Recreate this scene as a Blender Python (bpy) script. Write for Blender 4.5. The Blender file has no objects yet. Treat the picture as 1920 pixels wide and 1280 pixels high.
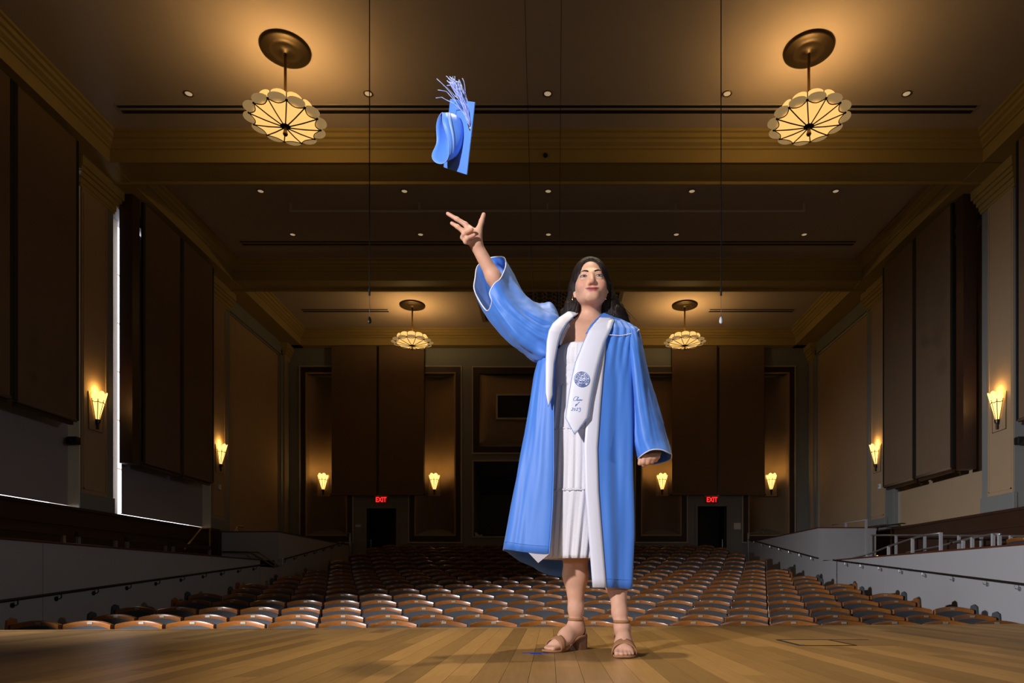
import bpy, math, random
import numpy as np
from mathutils import Vector, Matrix, noise
rng = random.Random(7)
scene = bpy.context.scene
COL = scene.collection
R = math.radians

# ---------------------------------------------------------------- camera, world, light, exposure
CAMZ = 0.285                      # camera height over the stage boards
F = 1280.0                        # focal length in pixels (24 mm on 36 mm, 1920 wide)
VX, VY = 1032.0, 1094.0           # vanishing point of the hall axis

def P(px, py, d):                 # a pixel at a known depth -> world point
    return Vector(((px - VX) * d / F, d, CAMZ + (VY - py) * d / F))

cam = bpy.data.cameras.new('camera')
cam.lens = 24.0; cam.sensor_width = 36.0
cam.shift_x = -(VX - 960) / 1920.0
cam.shift_y = (VY - 640) / 1920.0
cam.clip_end = 200
camo = bpy.data.objects.new('camera', cam)
camo.location = (0, 0, CAMZ); camo.rotation_euler = (R(90), 0, 0)
COL.objects.link(camo); scene.camera = camo

w = bpy.data.worlds.new('world'); scene.world = w; w.use_nodes = True
w.node_tree.nodes['Background'].inputs[0].default_value = (1.0, 0.84, 0.78, 1)
w.node_tree.nodes['Background'].inputs[1].default_value = 0.012

def lamp(name, kind, loc, target, power, color, size=0.3, spot=None, blend=0.5, parent=None):
    l = bpy.data.lights.new(name, kind); l.energy = power; l.color = color
    if kind == 'AREA': l.shape = 'DISK'; l.size = size
    else: l.shadow_soft_size = size
    if kind == 'SPOT': l.spot_size = R(spot); l.spot_blend = blend
    o = bpy.data.objects.new(name, l); COL.objects.link(o); o.location = loc
    if target is not None:
        o.rotation_euler = (Vector(target) - Vector(loc)).to_track_quat('-Z', 'Y').to_euler()
    if parent: o.parent = parent
    return o
# photographer's strobes either side of the stage, a key flash and a stage down-light
lamp('key_flash', 'SPOT', (-2.1, -0.15, 2.1), (0.10, 2.85, 1.15), 670, (0.98, 0.95, 0.98), 0.10, 62, 0.7)
lamp('side_strobe', 'SPOT', (-9.2, 3.2, 2.2), (6.6, 11.0, -1.2), 7800, (0.93, 0.94, 1.0), 0.12, 60, 1.0)
lamp('side_strobe', 'SPOT', (8.6, 2.0, 2.6), (-1.5, 7.0, 0.0), 500, (0.95, 0.95, 1.0), 0.12, 60, 1.0)
lamp('added_fill_light', 'SPOT', (0.5, -0.7, 1.1), (0.12, 2.85, 0.9), 42, (0.92, 0.94, 1.0), 0.25, 60, 0.8)  # added fill near the camera, only lifts the shadows on the figure
lamp('stage_downlight', 'SPOT', (0.15, 3.9, 7.4), (0.15, 2.75, 0.0), 1100, (1.0, 0.84, 0.55), 0.12, 34, 0.9)

scene.view_settings.view_transform = 'Standard'
scene.view_settings.look = 'None'
scene.view_settings.exposure = 0.0
scene.view_settings.gamma = 1.0
scene.view_settings.use_curve_mapping = False

# ---------------------------------------------------------------- helpers
def link(o, parent=None):
    COL.objects.link(o)
    if parent is not None: o.parent = parent
    return o

def tag(o, label=None, cat=None, group=None, kind=None):
    if label: o['label'] = label
    if cat: o['category'] = cat
    if group: o['group'] = group
    if kind: o['kind'] = kind
    return o

def empty(name, loc=(0, 0, 0), rz=0.0, parent=None):
    o = bpy.data.objects.new(name, None); o.location = loc; o.rotation_euler = (0, 0, rz)
    o.empty_display_size = 0.1
    return link(o, parent)

def copy_tree(o, parent=None):
    c = o.copy(); COL.objects.link(c); c.parent = parent
    for ch in list(o.children): copy_tree(ch, c)
    return c

class MB:
    def __init__(s): s.v = []; s.f = []
    def add(s, vs, fs):
        n = len(s.v); s.v += [tuple(p) for p in vs]; s.f += [tuple(i + n for i in f) for f in fs]; return s
    def box(s, x0, x1, y0, y1, z0, z1):
        if x0 > x1: x0, x1 = x1, x0
        if y0 > y1: y0, y1 = y1, y0
        if z0 > z1: z0, z1 = z1, z0
        return s.add([(x0,y0,z0),(x1,y0,z0),(x1,y1,z0),(x0,y1,z0),(x0,y0,z1),(x1,y0,z1),(x1,y1,z1),(x0,y1,z1)],
                     [(0,3,2,1),(4,5,6,7),(0,1,5,4),(1,2,6,5),(2,3,7,6),(3,0,4,7)])
    def prism(s, poly, axis, c0, c1):     # poly in the other two axes (cyclic order), extruded along axis
        n = len(poly)
        def mk(a, b, c):
            return {'x': (c, a, b), 'y': (a, c, b), 'z': (a, b, c)}[axis]
        vs = [mk(a, b, c0) for a, b in poly] + [mk(a, b, c1) for a, b in poly]
        fs = [tuple(range(n))[::-1], tuple(range(n, 2 * n))]
        fs += [(i, (i + 1) % n, n + (i + 1) % n, n + i) for i in range(n)]
        return s.add(vs, fs)
    def tube(s, pts, r, n=8, cap=True, closed=False):
        pts = [Vector(p) for p in pts]; m = len(pts)
        rs = r if isinstance(r, (list, tuple)) else [r] * m
        vs = []; prev = None
        for i, p in enumerate(pts):
            if closed: t = pts[(i + 1) % m] - pts[i - 1]
            else: t = pts[min(i + 1, m - 1)] - pts[max(i - 1, 0)]
            t.normalize()
            if prev is None:
                a = Vector((0, 0, 1)) if abs(t.z) < 0.9 else Vector((1, 0, 0))
                nrm = t.cross(a).normalized()
            else:
                nrm = (prev - t * prev.dot(t))
                nrm = nrm.normalized() if nrm.length > 1e-6 else t.orthogonal().normalized()
            prev = nrm; b = t.cross(nrm)
            for k in range(n):
                a = 2 * math.pi * k / n
                vs.append(p + (nrm * math.cos(a) + b * math.sin(a)) * rs[i])
        fs = []
        for i in range(m if closed else m - 1):
            j = (i + 1) % m
            for k in range(n):
                fs.append((i*n+k, i*n+(k+1) % n, j*n+(k+1) % n, j*n+k))
        if cap and not closed:
            fs.append(tuple(range(n))[::-1]); fs.append(tuple(range((m-1)*n, m*n)))
        return s.add(vs, fs)
    def lathe(s, prof, n=24, c=(0, 0, 0)):
        vs = []; m = len(prof)
        for r_, z in prof:
            for k in range(n):
                a = 2 * math.pi * k / n
                vs.append((c[0] + r_ * math.cos(a), c[1] + r_ * math.sin(a), c[2] + z))
        fs = []
        for i in range(m - 1):
            for k in range(n):
                fs.append((i*n+k, i*n+(k+1) % n, (i+1)*n+(k+1) % n, (i+1)*n+k))
        return s.add(vs, fs)
    def grid(s, rows, closed=False):
        m = len(rows); n = len(rows[0]); vs = [p for r_ in rows for p in r_]
        fs = []
        for i in range(m - 1):
            for k in range(n if closed else n - 1):
                fs.append((i*n+k, i*n+(k+1) % n, (i+1)*n+(k+1) % n, (i+1)*n+k))
        return s.add(vs, fs)
    def mesh(s, name, mat, smooth=False):
        me = bpy.data.meshes.new(name); me.from_pydata(s.v, [], s.f); me.update()
        if mat: me.materials.append(mat)
        if smooth: me.polygons.foreach_set('use_smooth', [True] * len(me.polygons))
        return me
    def build(s, name, mat, parent=None, smooth=False, bevel=0, solid=0, sub=0, segs=2, fix=True):
        me = s.mesh(name, mat, smooth)
        if fix:
            import bmesh
            bm = bmesh.new(); bm.from_mesh(me); bmesh.ops.recalc_face_normals(bm, faces=bm.faces); bm.to_mesh(me); bm.free()
            if smooth: me.polygons.foreach_set('use_smooth', [True] * len(me.polygons))
        o = bpy.data.objects.new(name, me); link(o, parent)
        if sub:
            md = o.modifiers.new('sub', 'SUBSURF'); md.levels = sub; md.render_levels = sub
        if solid:
            md = o.modifiers.new('solid', 'SOLIDIFY'); md.thickness = solid; md.offset = 0
        if bevel:
            md = o.modifiers.new('bevel', 'BEVEL'); md.width = bevel; md.segments = segs; md.limit_method = 'ANGLE'
        return o

def srgb(r, g, b):
    def f(c):
        c /= 255.0
        return c / 12.92 if c <= 0.04045 else ((c + 0.055) / 1.055) ** 2.4
    return (f(r), f(g), f(b))

def mat(name, color, rough=0.6, metal=0.0, var=0.0, scale=8.0, bump=0.0, bscale=None, emit=None, estr=0.0,
        spec=0.5, sheen=0.0, stretch=None, rand=0.0, coat=0.0, c2=None, trans=0.0):
    m = bpy.data.materials.new(name); m.use_nodes = True
    nt = m.node_tree; N = nt.nodes; L = nt.links
    b = N['Principled BSDF']
    b.inputs['Base Color'].default_value = (*color, 1); b.inputs['Roughness'].default_value = rough
    b.inputs['Metallic'].default_value = metal; b.inputs['Specular IOR Level'].default_value = spec
    if sheen: b.inputs['Sheen Weight'].default_value = sheen
    if coat:
        b.inputs['Coat Weight'].default_value = coat; b.inputs['Coat Roughness'].default_value = 0.12
    if trans: b.inputs['Transmission Weight'].default_value = trans
    if emit:
        b.inputs['Emission Color'].default_value = (*emit, 1); b.inputs['Emission Strength'].default_value = estr
    tc = N.new('ShaderNodeTexCoord'); src = tc.outputs['Object']
    if stretch or rand:
        mp = N.new('ShaderNodeMapping')
        if stretch: mp.inputs['Scale'].default_value = stretch
        L.new(src, mp.inputs['Vector']); src = mp.outputs['Vector']
        if rand:
            oi = N.new('ShaderNodeObjectInfo'); ml = N.new('ShaderNodeMath'); ml.operation = 'MULTIPLY'
            ml.inputs[1].default_value = 37.0; L.new(oi.outputs['Random'], ml.inputs[0])
            L.new(ml.outputs[0], mp.inputs['Location'])
    if var:
        nz = N.new('ShaderNodeTexNoise'); nz.inputs['Scale'].default_value = scale; nz.inputs['Detail'].default_value = 5
        L.new(src, nz.inputs['Vector'])
        mx = N.new('ShaderNodeMix'); mx.data_type = 'RGBA'
        k2 = c2 if c2 else tuple(c * (1 - var) for c in color)
        k1 = color if c2 else tuple(min(1, c * (1 + var * 0.6)) for c in color)
        mx.inputs['A'].default_value = (*k1, 1); mx.inputs['B'].default_value = (*k2, 1)
        L.new(nz.outputs['Fac'], mx.inputs['Factor']); out = mx.outputs['Result']
        if rand:
            hsv = N.new('ShaderNodeHueSaturation'); L.new(out, hsv.inputs['Color'])
            mr = N.new('ShaderNodeMapRange'); mr.inputs['To Min'].default_value = 1 - rand; mr.inputs['To Max'].default_value = 1 + rand
            L.new(oi.outputs['Random'], mr.inputs['Value']); L.new(mr.outputs['Result'], hsv.inputs['Value'])
            out = hsv.outputs['Color']
        L.new(out, b.inputs['Base Color'])
    if bump:
        nb = N.new('ShaderNodeTexNoise'); nb.inputs['Scale'].default_value = bscale or scale * 4; nb.inputs['Detail'].default_value = 3
        L.new(src, nb.inputs['Vector'])
        bp = N.new('ShaderNodeBump'); bp.inputs['Strength'].default_value = bump; bp.inputs['Distance'].default_value = 0.01
        L.new(nb.outputs['Fac'], bp.inputs['Height']); L.new(bp.outputs['Normal'], b.inputs['Normal'])
    return m

M = {}
M['ceiling'] = mat('ceiling_paint', (0.45, 0.375, 0.33), 0.85, var=0.06, scale=1.2)
M['cornice'] = mat('cornice_paint', (0.36, 0.26, 0.09), 0.7, var=0.08, scale=2)
M['ochre'] = mat('ochre_fabric', (0.40, 0.28, 0.165), 0.9, var=0.08, scale=3, bump=0.15, bscale=60)
M['grey'] = mat('grey_green_paint', (0.22, 0.225, 0.215), 0.6, var=0.06, scale=2)
M['mould'] = mat('light_moulding_paint', (0.42, 0.38, 0.30), 0.55)
M['darkband'] = mat('dark_brown_paint', (0.035, 0.018, 0.012), 0.5, var=0.15, scale=3)
M['banner'] = mat('brown_felt', (0.17, 0.108, 0.062), 0.95, var=0.10, scale=4, bump=0.2, bscale=90)
M['black'] = mat('black_paint', (0.006, 0.006, 0.006), 0.6)
M['booth'] = mat('dark_blue_grey_paint', (0.12, 0.12, 0.14), 0.8)
M['panelgrey'] = mat('light_grey_paint', (0.36, 0.35, 0.355), 0.7, var=0.04, scale=2)
M['wain'] = mat('dark_wood', (0.05, 0.022, 0.012), 0.45, var=0.35, scale=3, stretch=(8, 0.6, 1))
M['cap'] = mat('red_brown_wood', (0.10, 0.03, 0.012), 0.4, var=0.3, scale=4)
M['cream'] = mat('cream_paint', (0.85, 0.80, 0.60), 0.55)
M['shade'] = mat('grey_shade_cloth', (0.33, 0.30, 0.32), 0.9, var=0.05, scale=2)
M['sky'] = mat('daylight_pane', (0.8, 0.85, 0.9), 0.3, emit=(0.86, 0.86, 1.0), estr=3.2)
M['steel'] = mat('satin_steel', (0.55, 0.55, 0.56), 0.35, metal=0.9)
M['darkmetal'] = mat('dark_bronze', (0.045, 0.035, 0.025), 0.4, metal=0.7)
M['bronze'] = mat('aged_brass', (0.30, 0.19, 0.07), 0.35, metal=0.85)
M['brass'] = mat('pale_brass', (0.6, 0.43, 0.18), 0.3, metal=0.8)
M['white'] = mat('white_plastic', (0.7, 0.7, 0.7), 0.5)
M['glow'] = mat('lit_alabaster', (0.8, 0.6, 0.3), 0.5, var=0.2, scale=14, emit=(1.0, 0.58, 0.17), estr=1.05)
M['glow2'] = mat('lit_alabaster_rim', (0.8, 0.62, 0.36), 0.5, emit=(1.0, 0.62, 0.24), estr=0.26)
M['glows'] = mat('lit_sconce_glass', (0.8, 0.6, 0.3), 0.5, var=0.2, scale=14, emit=(1.0, 0.57, 0.15), estr=2.3)
M['red'] = mat('red_lit_letters', (0.5, 0.01, 0.01), 0.5, emit=(1.0, 0.02, 0.02), estr=1.6)
M['signface'] = mat('dark_red_sign_face', (0.05, 0.004, 0.004), 0.5, emit=(1, 0.01, 0.01), estr=0.02)
M['lens'] = mat('downlight_reflector', (0.75, 0.62, 0.42), 0.3, metal=0.2, emit=(1, 0.75, 0.45), estr=0.32)
M['fabric'] = mat('charcoal_upholstery', (0.045, 0.047, 0.052), 0.85, var=0.15, scale=30, bump=0.2, bscale=200)
M['rail'] = mat('cherry_seat_rail', (0.26, 0.088, 0.017), 0.28, var=0.45, scale=5, stretch=(3, 1, 14), rand=0.22, coat=0.35)
M['plate'] = mat('seat_number_plate', (0.34, 0.28, 0.2), 0.5, metal=0.3)
M['oak'] = mat('oak_board', (0.40, 0.225, 0.075), 0.38, var=0.5, scale=6, stretch=(14, 0.9, 1), rand=0.30, bump=0.04, bscale=20, c2=(0.27, 0.135, 0.036))
M['floorhall'] = mat('dark_hall_floor', (0.03, 0.025, 0.022), 0.7)
M['tape'] = mat('blue_tape', (0.01, 0.05, 0.5), 0.5)

CZ = 9.185           # ceiling height
SF = CZ - 0.52       # beam soffit
WL, WR = -9.3, 9.18  # pilaster faces
HC = -0.06
BY = 24.3            # back wall

# ---------------------------------------------------------------- ceiling, beams, cornices
def struct(o, label): return tag(o, label, kind='structure')
ceil = struct(MB().box(-10.2, 10.1, 3.0, 24.8, CZ, CZ + 0.3).build('ceiling', M['ceiling']), 'flat taupe plaster ceiling of the hall')

def cornice_profile(s=1):     # (offset from face, height): out from the face towards the room
    return [(0.26, CZ + 0.01), (0.26, CZ - 0.05), (0.21, CZ - 0.06), (0.20, CZ - 0.13), (0.15, CZ - 0.145), (0.13, CZ - 0.19),
            (0.06, CZ - 0.225), (0.05, CZ - 0.26), (0.015, CZ - 0.27)]
BEAMS = [(8.4, 9.12), (13.6, 14.32), (18.9, 19.55)]
for bi_, (yf, yb) in enumerate(BEAMS):
    pf = [(yf - a, z) for a, z in cornice_profile()] + [(yf - 0.015, SF), (yf, SF), (yf + 0.03, SF + 0.02)]
    pb = [(yb + 0.26 - 0.26 + a, z) for a, z in reversed(cornice_profile())]
    poly = pf + [(yb - 0.06, SF + 0.02), (yb - 0.04, SF - 0.025), (yb, SF - 0.025)] + pb
    bm1 = struct(MB().prism(poly, 'x', WL - 0.3, WR + 0.3).build('trim_%d' % (4 + bi_), M['cornice']), 'deep moulded plaster ceiling beam, %s from the stage' % ['first', 'second', 'third'][bi_])
    if bi_ == 1: bm0 = bm1
MB().tube([(-0.1, 13.585, 8.80), (-0.1, 13.56, 8.80)], 0.045, 10).build('beam_hole', M['black'], bm0)
for i, (xw, sgn, lab) in enumerate(((-8.78, 1, 'windowed'), (8.62, -1, 'plain'))):
    prof = [(xw + sgn * a, z) for a, z in cornice_profile()] + [(xw + sgn * 0.015, SF), (xw - sgn * 0.9, SF), (xw - sgn * 0.9, CZ + 0.01)]
    struct(MB().prism(prof, 'y', 3.0, 24.6).build('trim_%d' % (i + 1), M['cornice']), 'stepped plaster cornice along the %s side wall' % lab)
prof = [(BY - 0.3 - a, z) for a, z in cornice_profile()] + [(BY - 0.315, SF), (BY + 0.2, SF), (BY + 0.2, CZ + 0.01)]
struct(MB().prism(prof, 'x', -9.6, 9.5).build('trim_3', M['cornice']), 'stepped plaster cornice above the back wall with doors')

# slot diffusers, downlights, suspended pipe, grille
def diffuser(x0, x1, y0, lab):
    t = empty('air_diffuser', ((x0 + x1) / 2, y0, CZ)); tag(t, lab, 'air vent')
    hw = (x1 - x0) / 2
    MB().box(-hw, hw, -0.05, 0.205, -0.012, 0).build('frame', M['ceiling'], t)
    MB().box(-hw + 0.03, hw - 0.03, -0.03, 0.03, -0.018, -0.002).build('slot', M['black'], t)
    MB().box(-hw + 0.03, hw - 0.03, 0.10, 0.185, -0.018, -0.002).build('slot', M['black'], t)
diffuser(-8.1, 7.97, 12.72, 'long black twin slot air vent in ceiling beside front pendants')
diffuser(-8.1, 7.97, 17.75, 'long black twin slot air vent across middle ceiling bay behind pipe')
diffuser(-8.1, -5.25, 22.15, 'short twin slot air vent in rear ceiling, windowed wall side')
diffuser(5.15, 7.94, 22.15, 'short twin slot air vent in rear ceiling, side without windows')
DL = []
for ry, yy in ((0, 12.4), (1, 15.48), (2, 17.4)):
    for k in range(5):
        o = empty('downlight', (-0.05 + (k - 2) * 3.26, yy, CZ))
        if not DL:
            ring = MB().lathe([(0.055, 0.0), (0.085, 0.0), (0.085, -0.012), (0.07, -0.014), (0.06, 0.0)], 20).build('trim_ring', M['bronze'], o, smooth=True)
            MB().lathe([(0.062, -0.004), (0.045, -0.008), (0.0, -0.009)], 20).build('lens', M['lens'], o, smooth=True)
        else:
            for ch in DL[0].children: copy_tree(ch, o)
        w_ = ['beside the front pendants', 'just behind the front beam', 'between the pipe and the rear beam'][ry]
        n_ = ['first', 'second', 'third', 'fourth', 'fifth'][k]
        tag(o, 'small round recessed ceiling downlight %s, %s from windowed wall' % (w_, n_), 'downlight', 'recessed ceiling downlights')
        DL.append(o)
t = empty('suspended_pipe', (-0.07, 15.95, CZ)); tag(t, 'thin grey pipe hung below ceiling on short posts', 'pipe')
MB().tube([(-6.0, 0, -0.19), (6.0, 0, -0.19)], 0.026, 8).build('pipe', M['white'], t)
for k in range(5):
    MB().box(-6.0 + 3 * k - 0.022, -6.0 + 3 * k + 0.022, -0.02, 0.02, -0.2, -0.004).build('post', M['white'], t)
t = empty('ceiling_grille', (HC + 0.03, 21.8, CZ)); tag(t, 'square perforated ornamental grille in the rear ceiling bay', 'grille')
gm = mat('grille_paint', (0.16, 0.12, 0.09), 0.7)
b = MB(); b.box(-2.26, 2.26, -1.3, -1.18, -0.05, 0); b.box(-2.26, 2.26, 1.18, 1.3, -0.05, 0); b.box(-2.26, -2.14, -1.18, 1.18, -0.05, 0); b.box(2.14, 2.26, -1.18, 1.18, -0.05, 0)
b.build('frame', gm, t)
MB().box(-2.14, 2.14, -1.18, 1.18, -0.012, -0.002).build('backing', M['darkband'], t)
b = MB()
for i in range(15):
    for j in range(8):
        cx, cy = -2.0 + i * 0.285, -1.0 + j * 0.285
        pts = [(cx + 0.13 * math.cos(a), cy + 0.13 * math.sin(a), -0.02) for a in [k * math.pi / 6 for k in range(12)]]
        b.tube(pts, 0.022, 4, closed=True)
        b.box(cx - 0.14, cx + 0.14, cy - 0.012, cy + 0.012, -0.03, -0.014)
b.build('lattice', gm, t)['kind'] = 'stuff'

# ---------------------------------------------------------------- side walls
def wall_side(side):
    s = -1 if side == 'left' else 1
    XW = WL if side == 'left' else WR
    def X(o): return XW + s * o           # o > 0 : away from the hall
    base = MB()
    base.box(X(0.65), X(0.85), 3.0, 24.6, -1.2, CZ)
    wall = struct(base.build('wall_' + side, M['grey']), 'hall side wall with tall banners and shaded windows' if s < 0 else 'hall side wall with tall banners and beige panels')
    # wainscot
    wm = M['wain'] if s < 0 else M['wain']
    MB().box(X(-0.02), X(0.64), 3.0, 24.25, -1.2, 1.72).build('wainscot', wm, wall)
    MB().box(X(-0.06), X(0.5), 3.0, 24.25, 1.72, 1.775).build('wainscot_cap', wm, wall)
    MB().box(X(-0.045), X(0.1), 3.0, 24.25, 1.40, 1.43).build('wainscot_rail', wm, wall)
    # pilasters with ochre face, base block and capital
    for y0 in (8.3, 13.5, 18.7, 23.85):
        y1 = min(y0 + 1.02, 24.28)
        MB().box(X(0.0), X(0.64), y0, y1, 1.775, SF).build('pilaster', M['grey'], wall)
        MB().box(X(-0.02), X(0.01), y0 + 0.02, y1 - 0.22, 2.10, 8.14).build('pilaster_panel', M['ochre'], wall)
        b = MB()
        for ya, yb in ((y0 + 0.06, y0 + 0.085), (y1 - 0.285, y1 - 0.26)): b.box(X(-0.032), X(0.0), ya, yb, 2.17, 8.05)
        b.box(X(-0.032), X(0), y0 + 0.06, y1 - 0.26, 2.17, 2.195)
        b.build('panel_moulding', M['ochre'], wall)
        MB().box(X(-0.035), X(0.05), y0 - 0.015, y1 + 0.015, 1.775, 2.10).build('pilaster_base', M['grey'], wall, bevel=0.01)
        b = MB()
        for a, z0, z1 in ((0.03, 8.14, 8.20), (0.05, 8.2, 8.30), (0.09, 8.3, 8.40), (0.13, 8.40, 8.48), (0.17, 8.48, SF)):
            b.box(X(-a), X(0.1), y0 - a, y1 + a * 0.7, z0, z1)
        b.build('capital', M['cornice'], wall)
    # frieze under the soffit
    MB().box(X(0.06), X(0.6), 3.0, 24.3, 8.40, SF).build('frieze', M['grey'], wall)
    # rear bay: big ochre panel in grey frame
    def framed(y0, y1, z0, z1, depth):
        MB().box(X(depth), X(0.6), y0, y1, z0, z1).build('wall_panel', M['ochre'], wall)
        b = MB(); fw = 0.17; d0, d1 = X(depth - 0.10), X(0.6)
        b.box(d0, d1, y0, y0 + fw, z0, z1); b.box(d0, d1, y1 - fw, y1, z0, z1); b.box(d0, d1, y0, y1, z1 - fw, z1)
        b.build('panel_frame', M['grey'], wall)
        b = MB(); q = 0.05; a0 = X(depth - 0.04)
        b.box(a0, d1, y0 + fw, y0 + fw + q, z0, z1 - fw); b.box(a0, d1, y1 - fw - q, y1 - fw, z0, z1 - fw); b.box(a0, d1, y0 + fw, y1 - fw, z1 - fw - q, z1 - fw)
        b.build('panel_moulding', M['mould'] if s > 0 else M['grey'], wall)
    framed(19.72, 23.85, 1.775, 8.42, 0.14)
    if s > 0:
        framed(14.52, 18.7, 1.775, 8.42, 0.30); framed(9.32, 13.5, 1.775, 8.42, 0.30); framed(4.2, 8.3, 1.775, 8.42, 0.30)
    else:
        framed(4.2, 8.3, 1.775, 8.42, 0.30)
        for i, y0 in enumerate((9.32, 14.52)):
            y1 = y0 + 4.18
            b = MB(); b.box(X(0.55), X(0.60), y0 + 0.70, y1 - 0.1, 1.78, 8.4)
            wn = struct(b.build('window_%d' % (i + 1), M['sky']), 'daylit window behind grey shade, %s' % ('nearer the stage' if i == 0 else 'nearer the exits'))
            b = MB(); b.box(X(0.2), X(0.62), y0 + 0.0, y0 + 0.06, 1.78, 8.4); b.box(X(0.4), X(0.62), y0 + 0.06, y0 + 0.78, 1.78, 8.4)
            b.box(X(0.0), X(0.64), y1 - 0.03, y1 + 0.0, 2.10, 8.4)
            b.box(X(-0.01), X(0.64), y1 - 0.04, y1 + 0.0, 1.78, 2.10)
            b.build('window_frame', M['cream'], wn)
            b = MB()
            for z in (2.9, 4.0, 5.1, 6.2, 7.3): b.box(X(0.52), X(0.56), y0 + 0.3, y1 - 0.1, z - 0.02, z + 0.02)
            b.build('glazing_bar', M['cream'], wn)
            sh = empty('roller_shade', (X(0.22), y0 + 0.64, 1.845))
            hw = y1 - 0.031 - (y0 + 0.64)
            MB().box(0, -0.006, 0, hw, 0.0, 6.5).build('cloth', M['shade'], sh)
            MB().box(0.012, -0.018, 0, hw, -0.012, 0.012).build('bottom_bar', M['shade'], sh)
            tag(sh, 'grey roller shade lowered over the window %s' % ('nearer the stage' if i == 0 else 'nearer the exits'), 'window shade', 'roller shades on the windows')
    return wall
wall_l = wall_side('left'); wall_r = wall_side('right')

# hanging acoustic banners
def banner(x, y0, y1, z0, side, label, fin=None):
    s = -1 if side == 'left' else 1
    t = empty('acoustic_banner', (x, y0, z0)); tag(t, label, 'banner', 'brown acoustic banners')
    w_ = y1 - y0; H = SF - z0
    MB().box(-0.012, 0.012, 0, w_, 0, H).build('felt', M['banner'], t)
    MB().tube([(0, -0.0, 0.0), (0, w_, 0.0)], 0.035, 10).build('bottom_bar', M['banner'], t, smooth=True)
    MB().box(0.03 * s, 0.10 * s, 0.02, w_ - 0.02, -0.09, -0.02).build('tray', M['wain'], t)
    MB().box(-0.02 * s, 0.03 * s, w_ + 0.005, w_ + 0.06, 0.0, H).build('guide_track', M['black'], t)
    MB().box(-0.02 * s, 0.03 * s, -0.09, -0.005, 0.0, H).build('guide_track', M['black'], t)
    if fin: MB().box(0.02 * s, 0.30 * s, -0.42, -0.16, -0.09, H).build('side_fin', M['wain'], t)
for side, x in (('left', -8.97), ('right', 8.86)):
    wn = 'windowed wall' if side == 'left' else 'wall without windows'
    for bay, (ya, zz) in (('stage end bay', (9.9, 3.37)), ('middle bay', (15.1, 2.97 if side == 'left' else 2.85))):
        banner(x, ya, ya + 1.42, zz, side, 'tall brown felt banner on %s, %s, half nearer the stage' % (wn, bay), fin=bay == 'middle bay')
        banner(x, ya + 1.58, ya + 3.0, zz, side, 'tall brown felt banner on %s, %s, half nearer the exits' % (wn, bay))

# ---------------------------------------------------------------- back wall
def bx(px): return (px - VX) * BY / F
def bz(py): return CAMZ + (VY - py) * BY / F
holes = []
NICHES = [(575, 650), (779, 853), (1203, 1276), (1404, 1478)]
for a, b_ in NICHES: holes.append((bx(a), bx(b_), bz(1003), bz(700)))
holes.append((bx(898), bx(1158), bz(837), bz(700)))
holes.append((bx(888), bx(1168), bz(1005), bz(865)))
DOORS = [(688, 743, 953), (1308, 1362, 949)]
FLB = 0.62
for a, b_, t_ in DOORS: holes.append((bx(a), bx(b_), FLB - 0.4, bz(t_)))
xs = sorted({WL - 0.5, WR + 0.5, *[h[0] for h in holes], *[h[1] for h in holes]})
zs = sorted({-1.2, CZ, *[h[2] for h in holes], *[h[3] for h in holes]})
b = MB()
for i in range(len(xs) - 1):
    run = None
    for j in range(len(zs) - 1):
        xm, zm = (xs[i] + xs[i + 1]) / 2, (zs[j] + zs[j + 1]) / 2
        inh = any(h[0] < xm < h[1] and h[2] < zm < h[3] for h in holes)
        if not inh:
            if run is None: run = zs[j]
            if j == len(zs) - 2: b.box(xs[i], xs[i + 1], BY, BY + 0.2, run, zs[j + 1])
        elif run is not None:
            b.box(xs[i], xs[i + 1], BY, BY + 0.2, run, zs[j]); run = None
wall_b = struct(b.build('wall_back', M['grey']), 'back wall of the hall with niches, doors and booth')
def frame_rect(name, x0, x1, z0, z1, wd, y0, y1, m):
    q = MB(); q.box(x0, x1, y0, y1, z1 - wd, z1); q.box(x0, x1, y0, y1, z0, z0 + wd)
    q.box(x0, x0 + wd, y0, y1, z0 + wd, z1 - wd); q.box(x1 - wd, x1, y0, y1, z0 + wd, z1 - wd)
    return q.build(name, m, wall_b)
def niche(x0, x1, z0, z1, depth, sill):
    n = 16; xm = (x0 + x1) / 2; hw = (x1 - x0) / 2
    pts = []
    for k in range(n + 1):
        a = -1 + 2 * k / n
        pts.append((xm + a * hw, BY + 0.02 + depth * (1 - a * a)))
    rows = [[(x, y, z0 + sill * (1 - ((x - xm) / hw) ** 2)) for x, y in pts], [(x, y, z1) for x, y in pts]]
    MB().grid(rows).build('niche', M['ochre'], wall_b, smooth=True, solid=0.02)
    q = MB()
    q.add([(x, BY + 0.02, z0) for x, y in pts] + [(x, y, z0 + sill * (1 - ((x - xm) / hw) ** 2)) for x, y in pts], [(k, k + 1, n + 2 + k, n + 1 + k) for k in range(n)])
    q.build('niche_sill', M['grey'], wall_b)
    q = MB(); q.add([(x, BY + 0.02, z1) for x, y in pts] + [(x, y, z1) for x, y in pts], [(k, k + 1, n + 2 + k, n + 1 + k) for k in range(n)])
    q.build('niche_soffit', M['grey'], wall_b)
for a, b_ in NICHES:
    niche(bx(a), bx(b_), bz(1003), bz(700), 0.5, 0.27)
    frame_rect('niche_moulding', bx(a) - 0.03, bx(b_) + 0.03, bz(1003) - 0.03, bz(700) + 0.03, 0.04, BY - 0.05, BY + 0.05, M['ochre'])
    frame_rect('niche_band', bx(a - 11.5), bx(b_ + 11.5), bz(1015.5), bz(688), 0.225, BY - 0.03, BY + 0.05, M['darkband'])
    frame_rect('niche_moulding', bx(a - 13.5), bx(b_ + 13.5), bz(1018), bz(686), 0.045, BY - 0.055, BY + 0.05, M['mould'])
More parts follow.
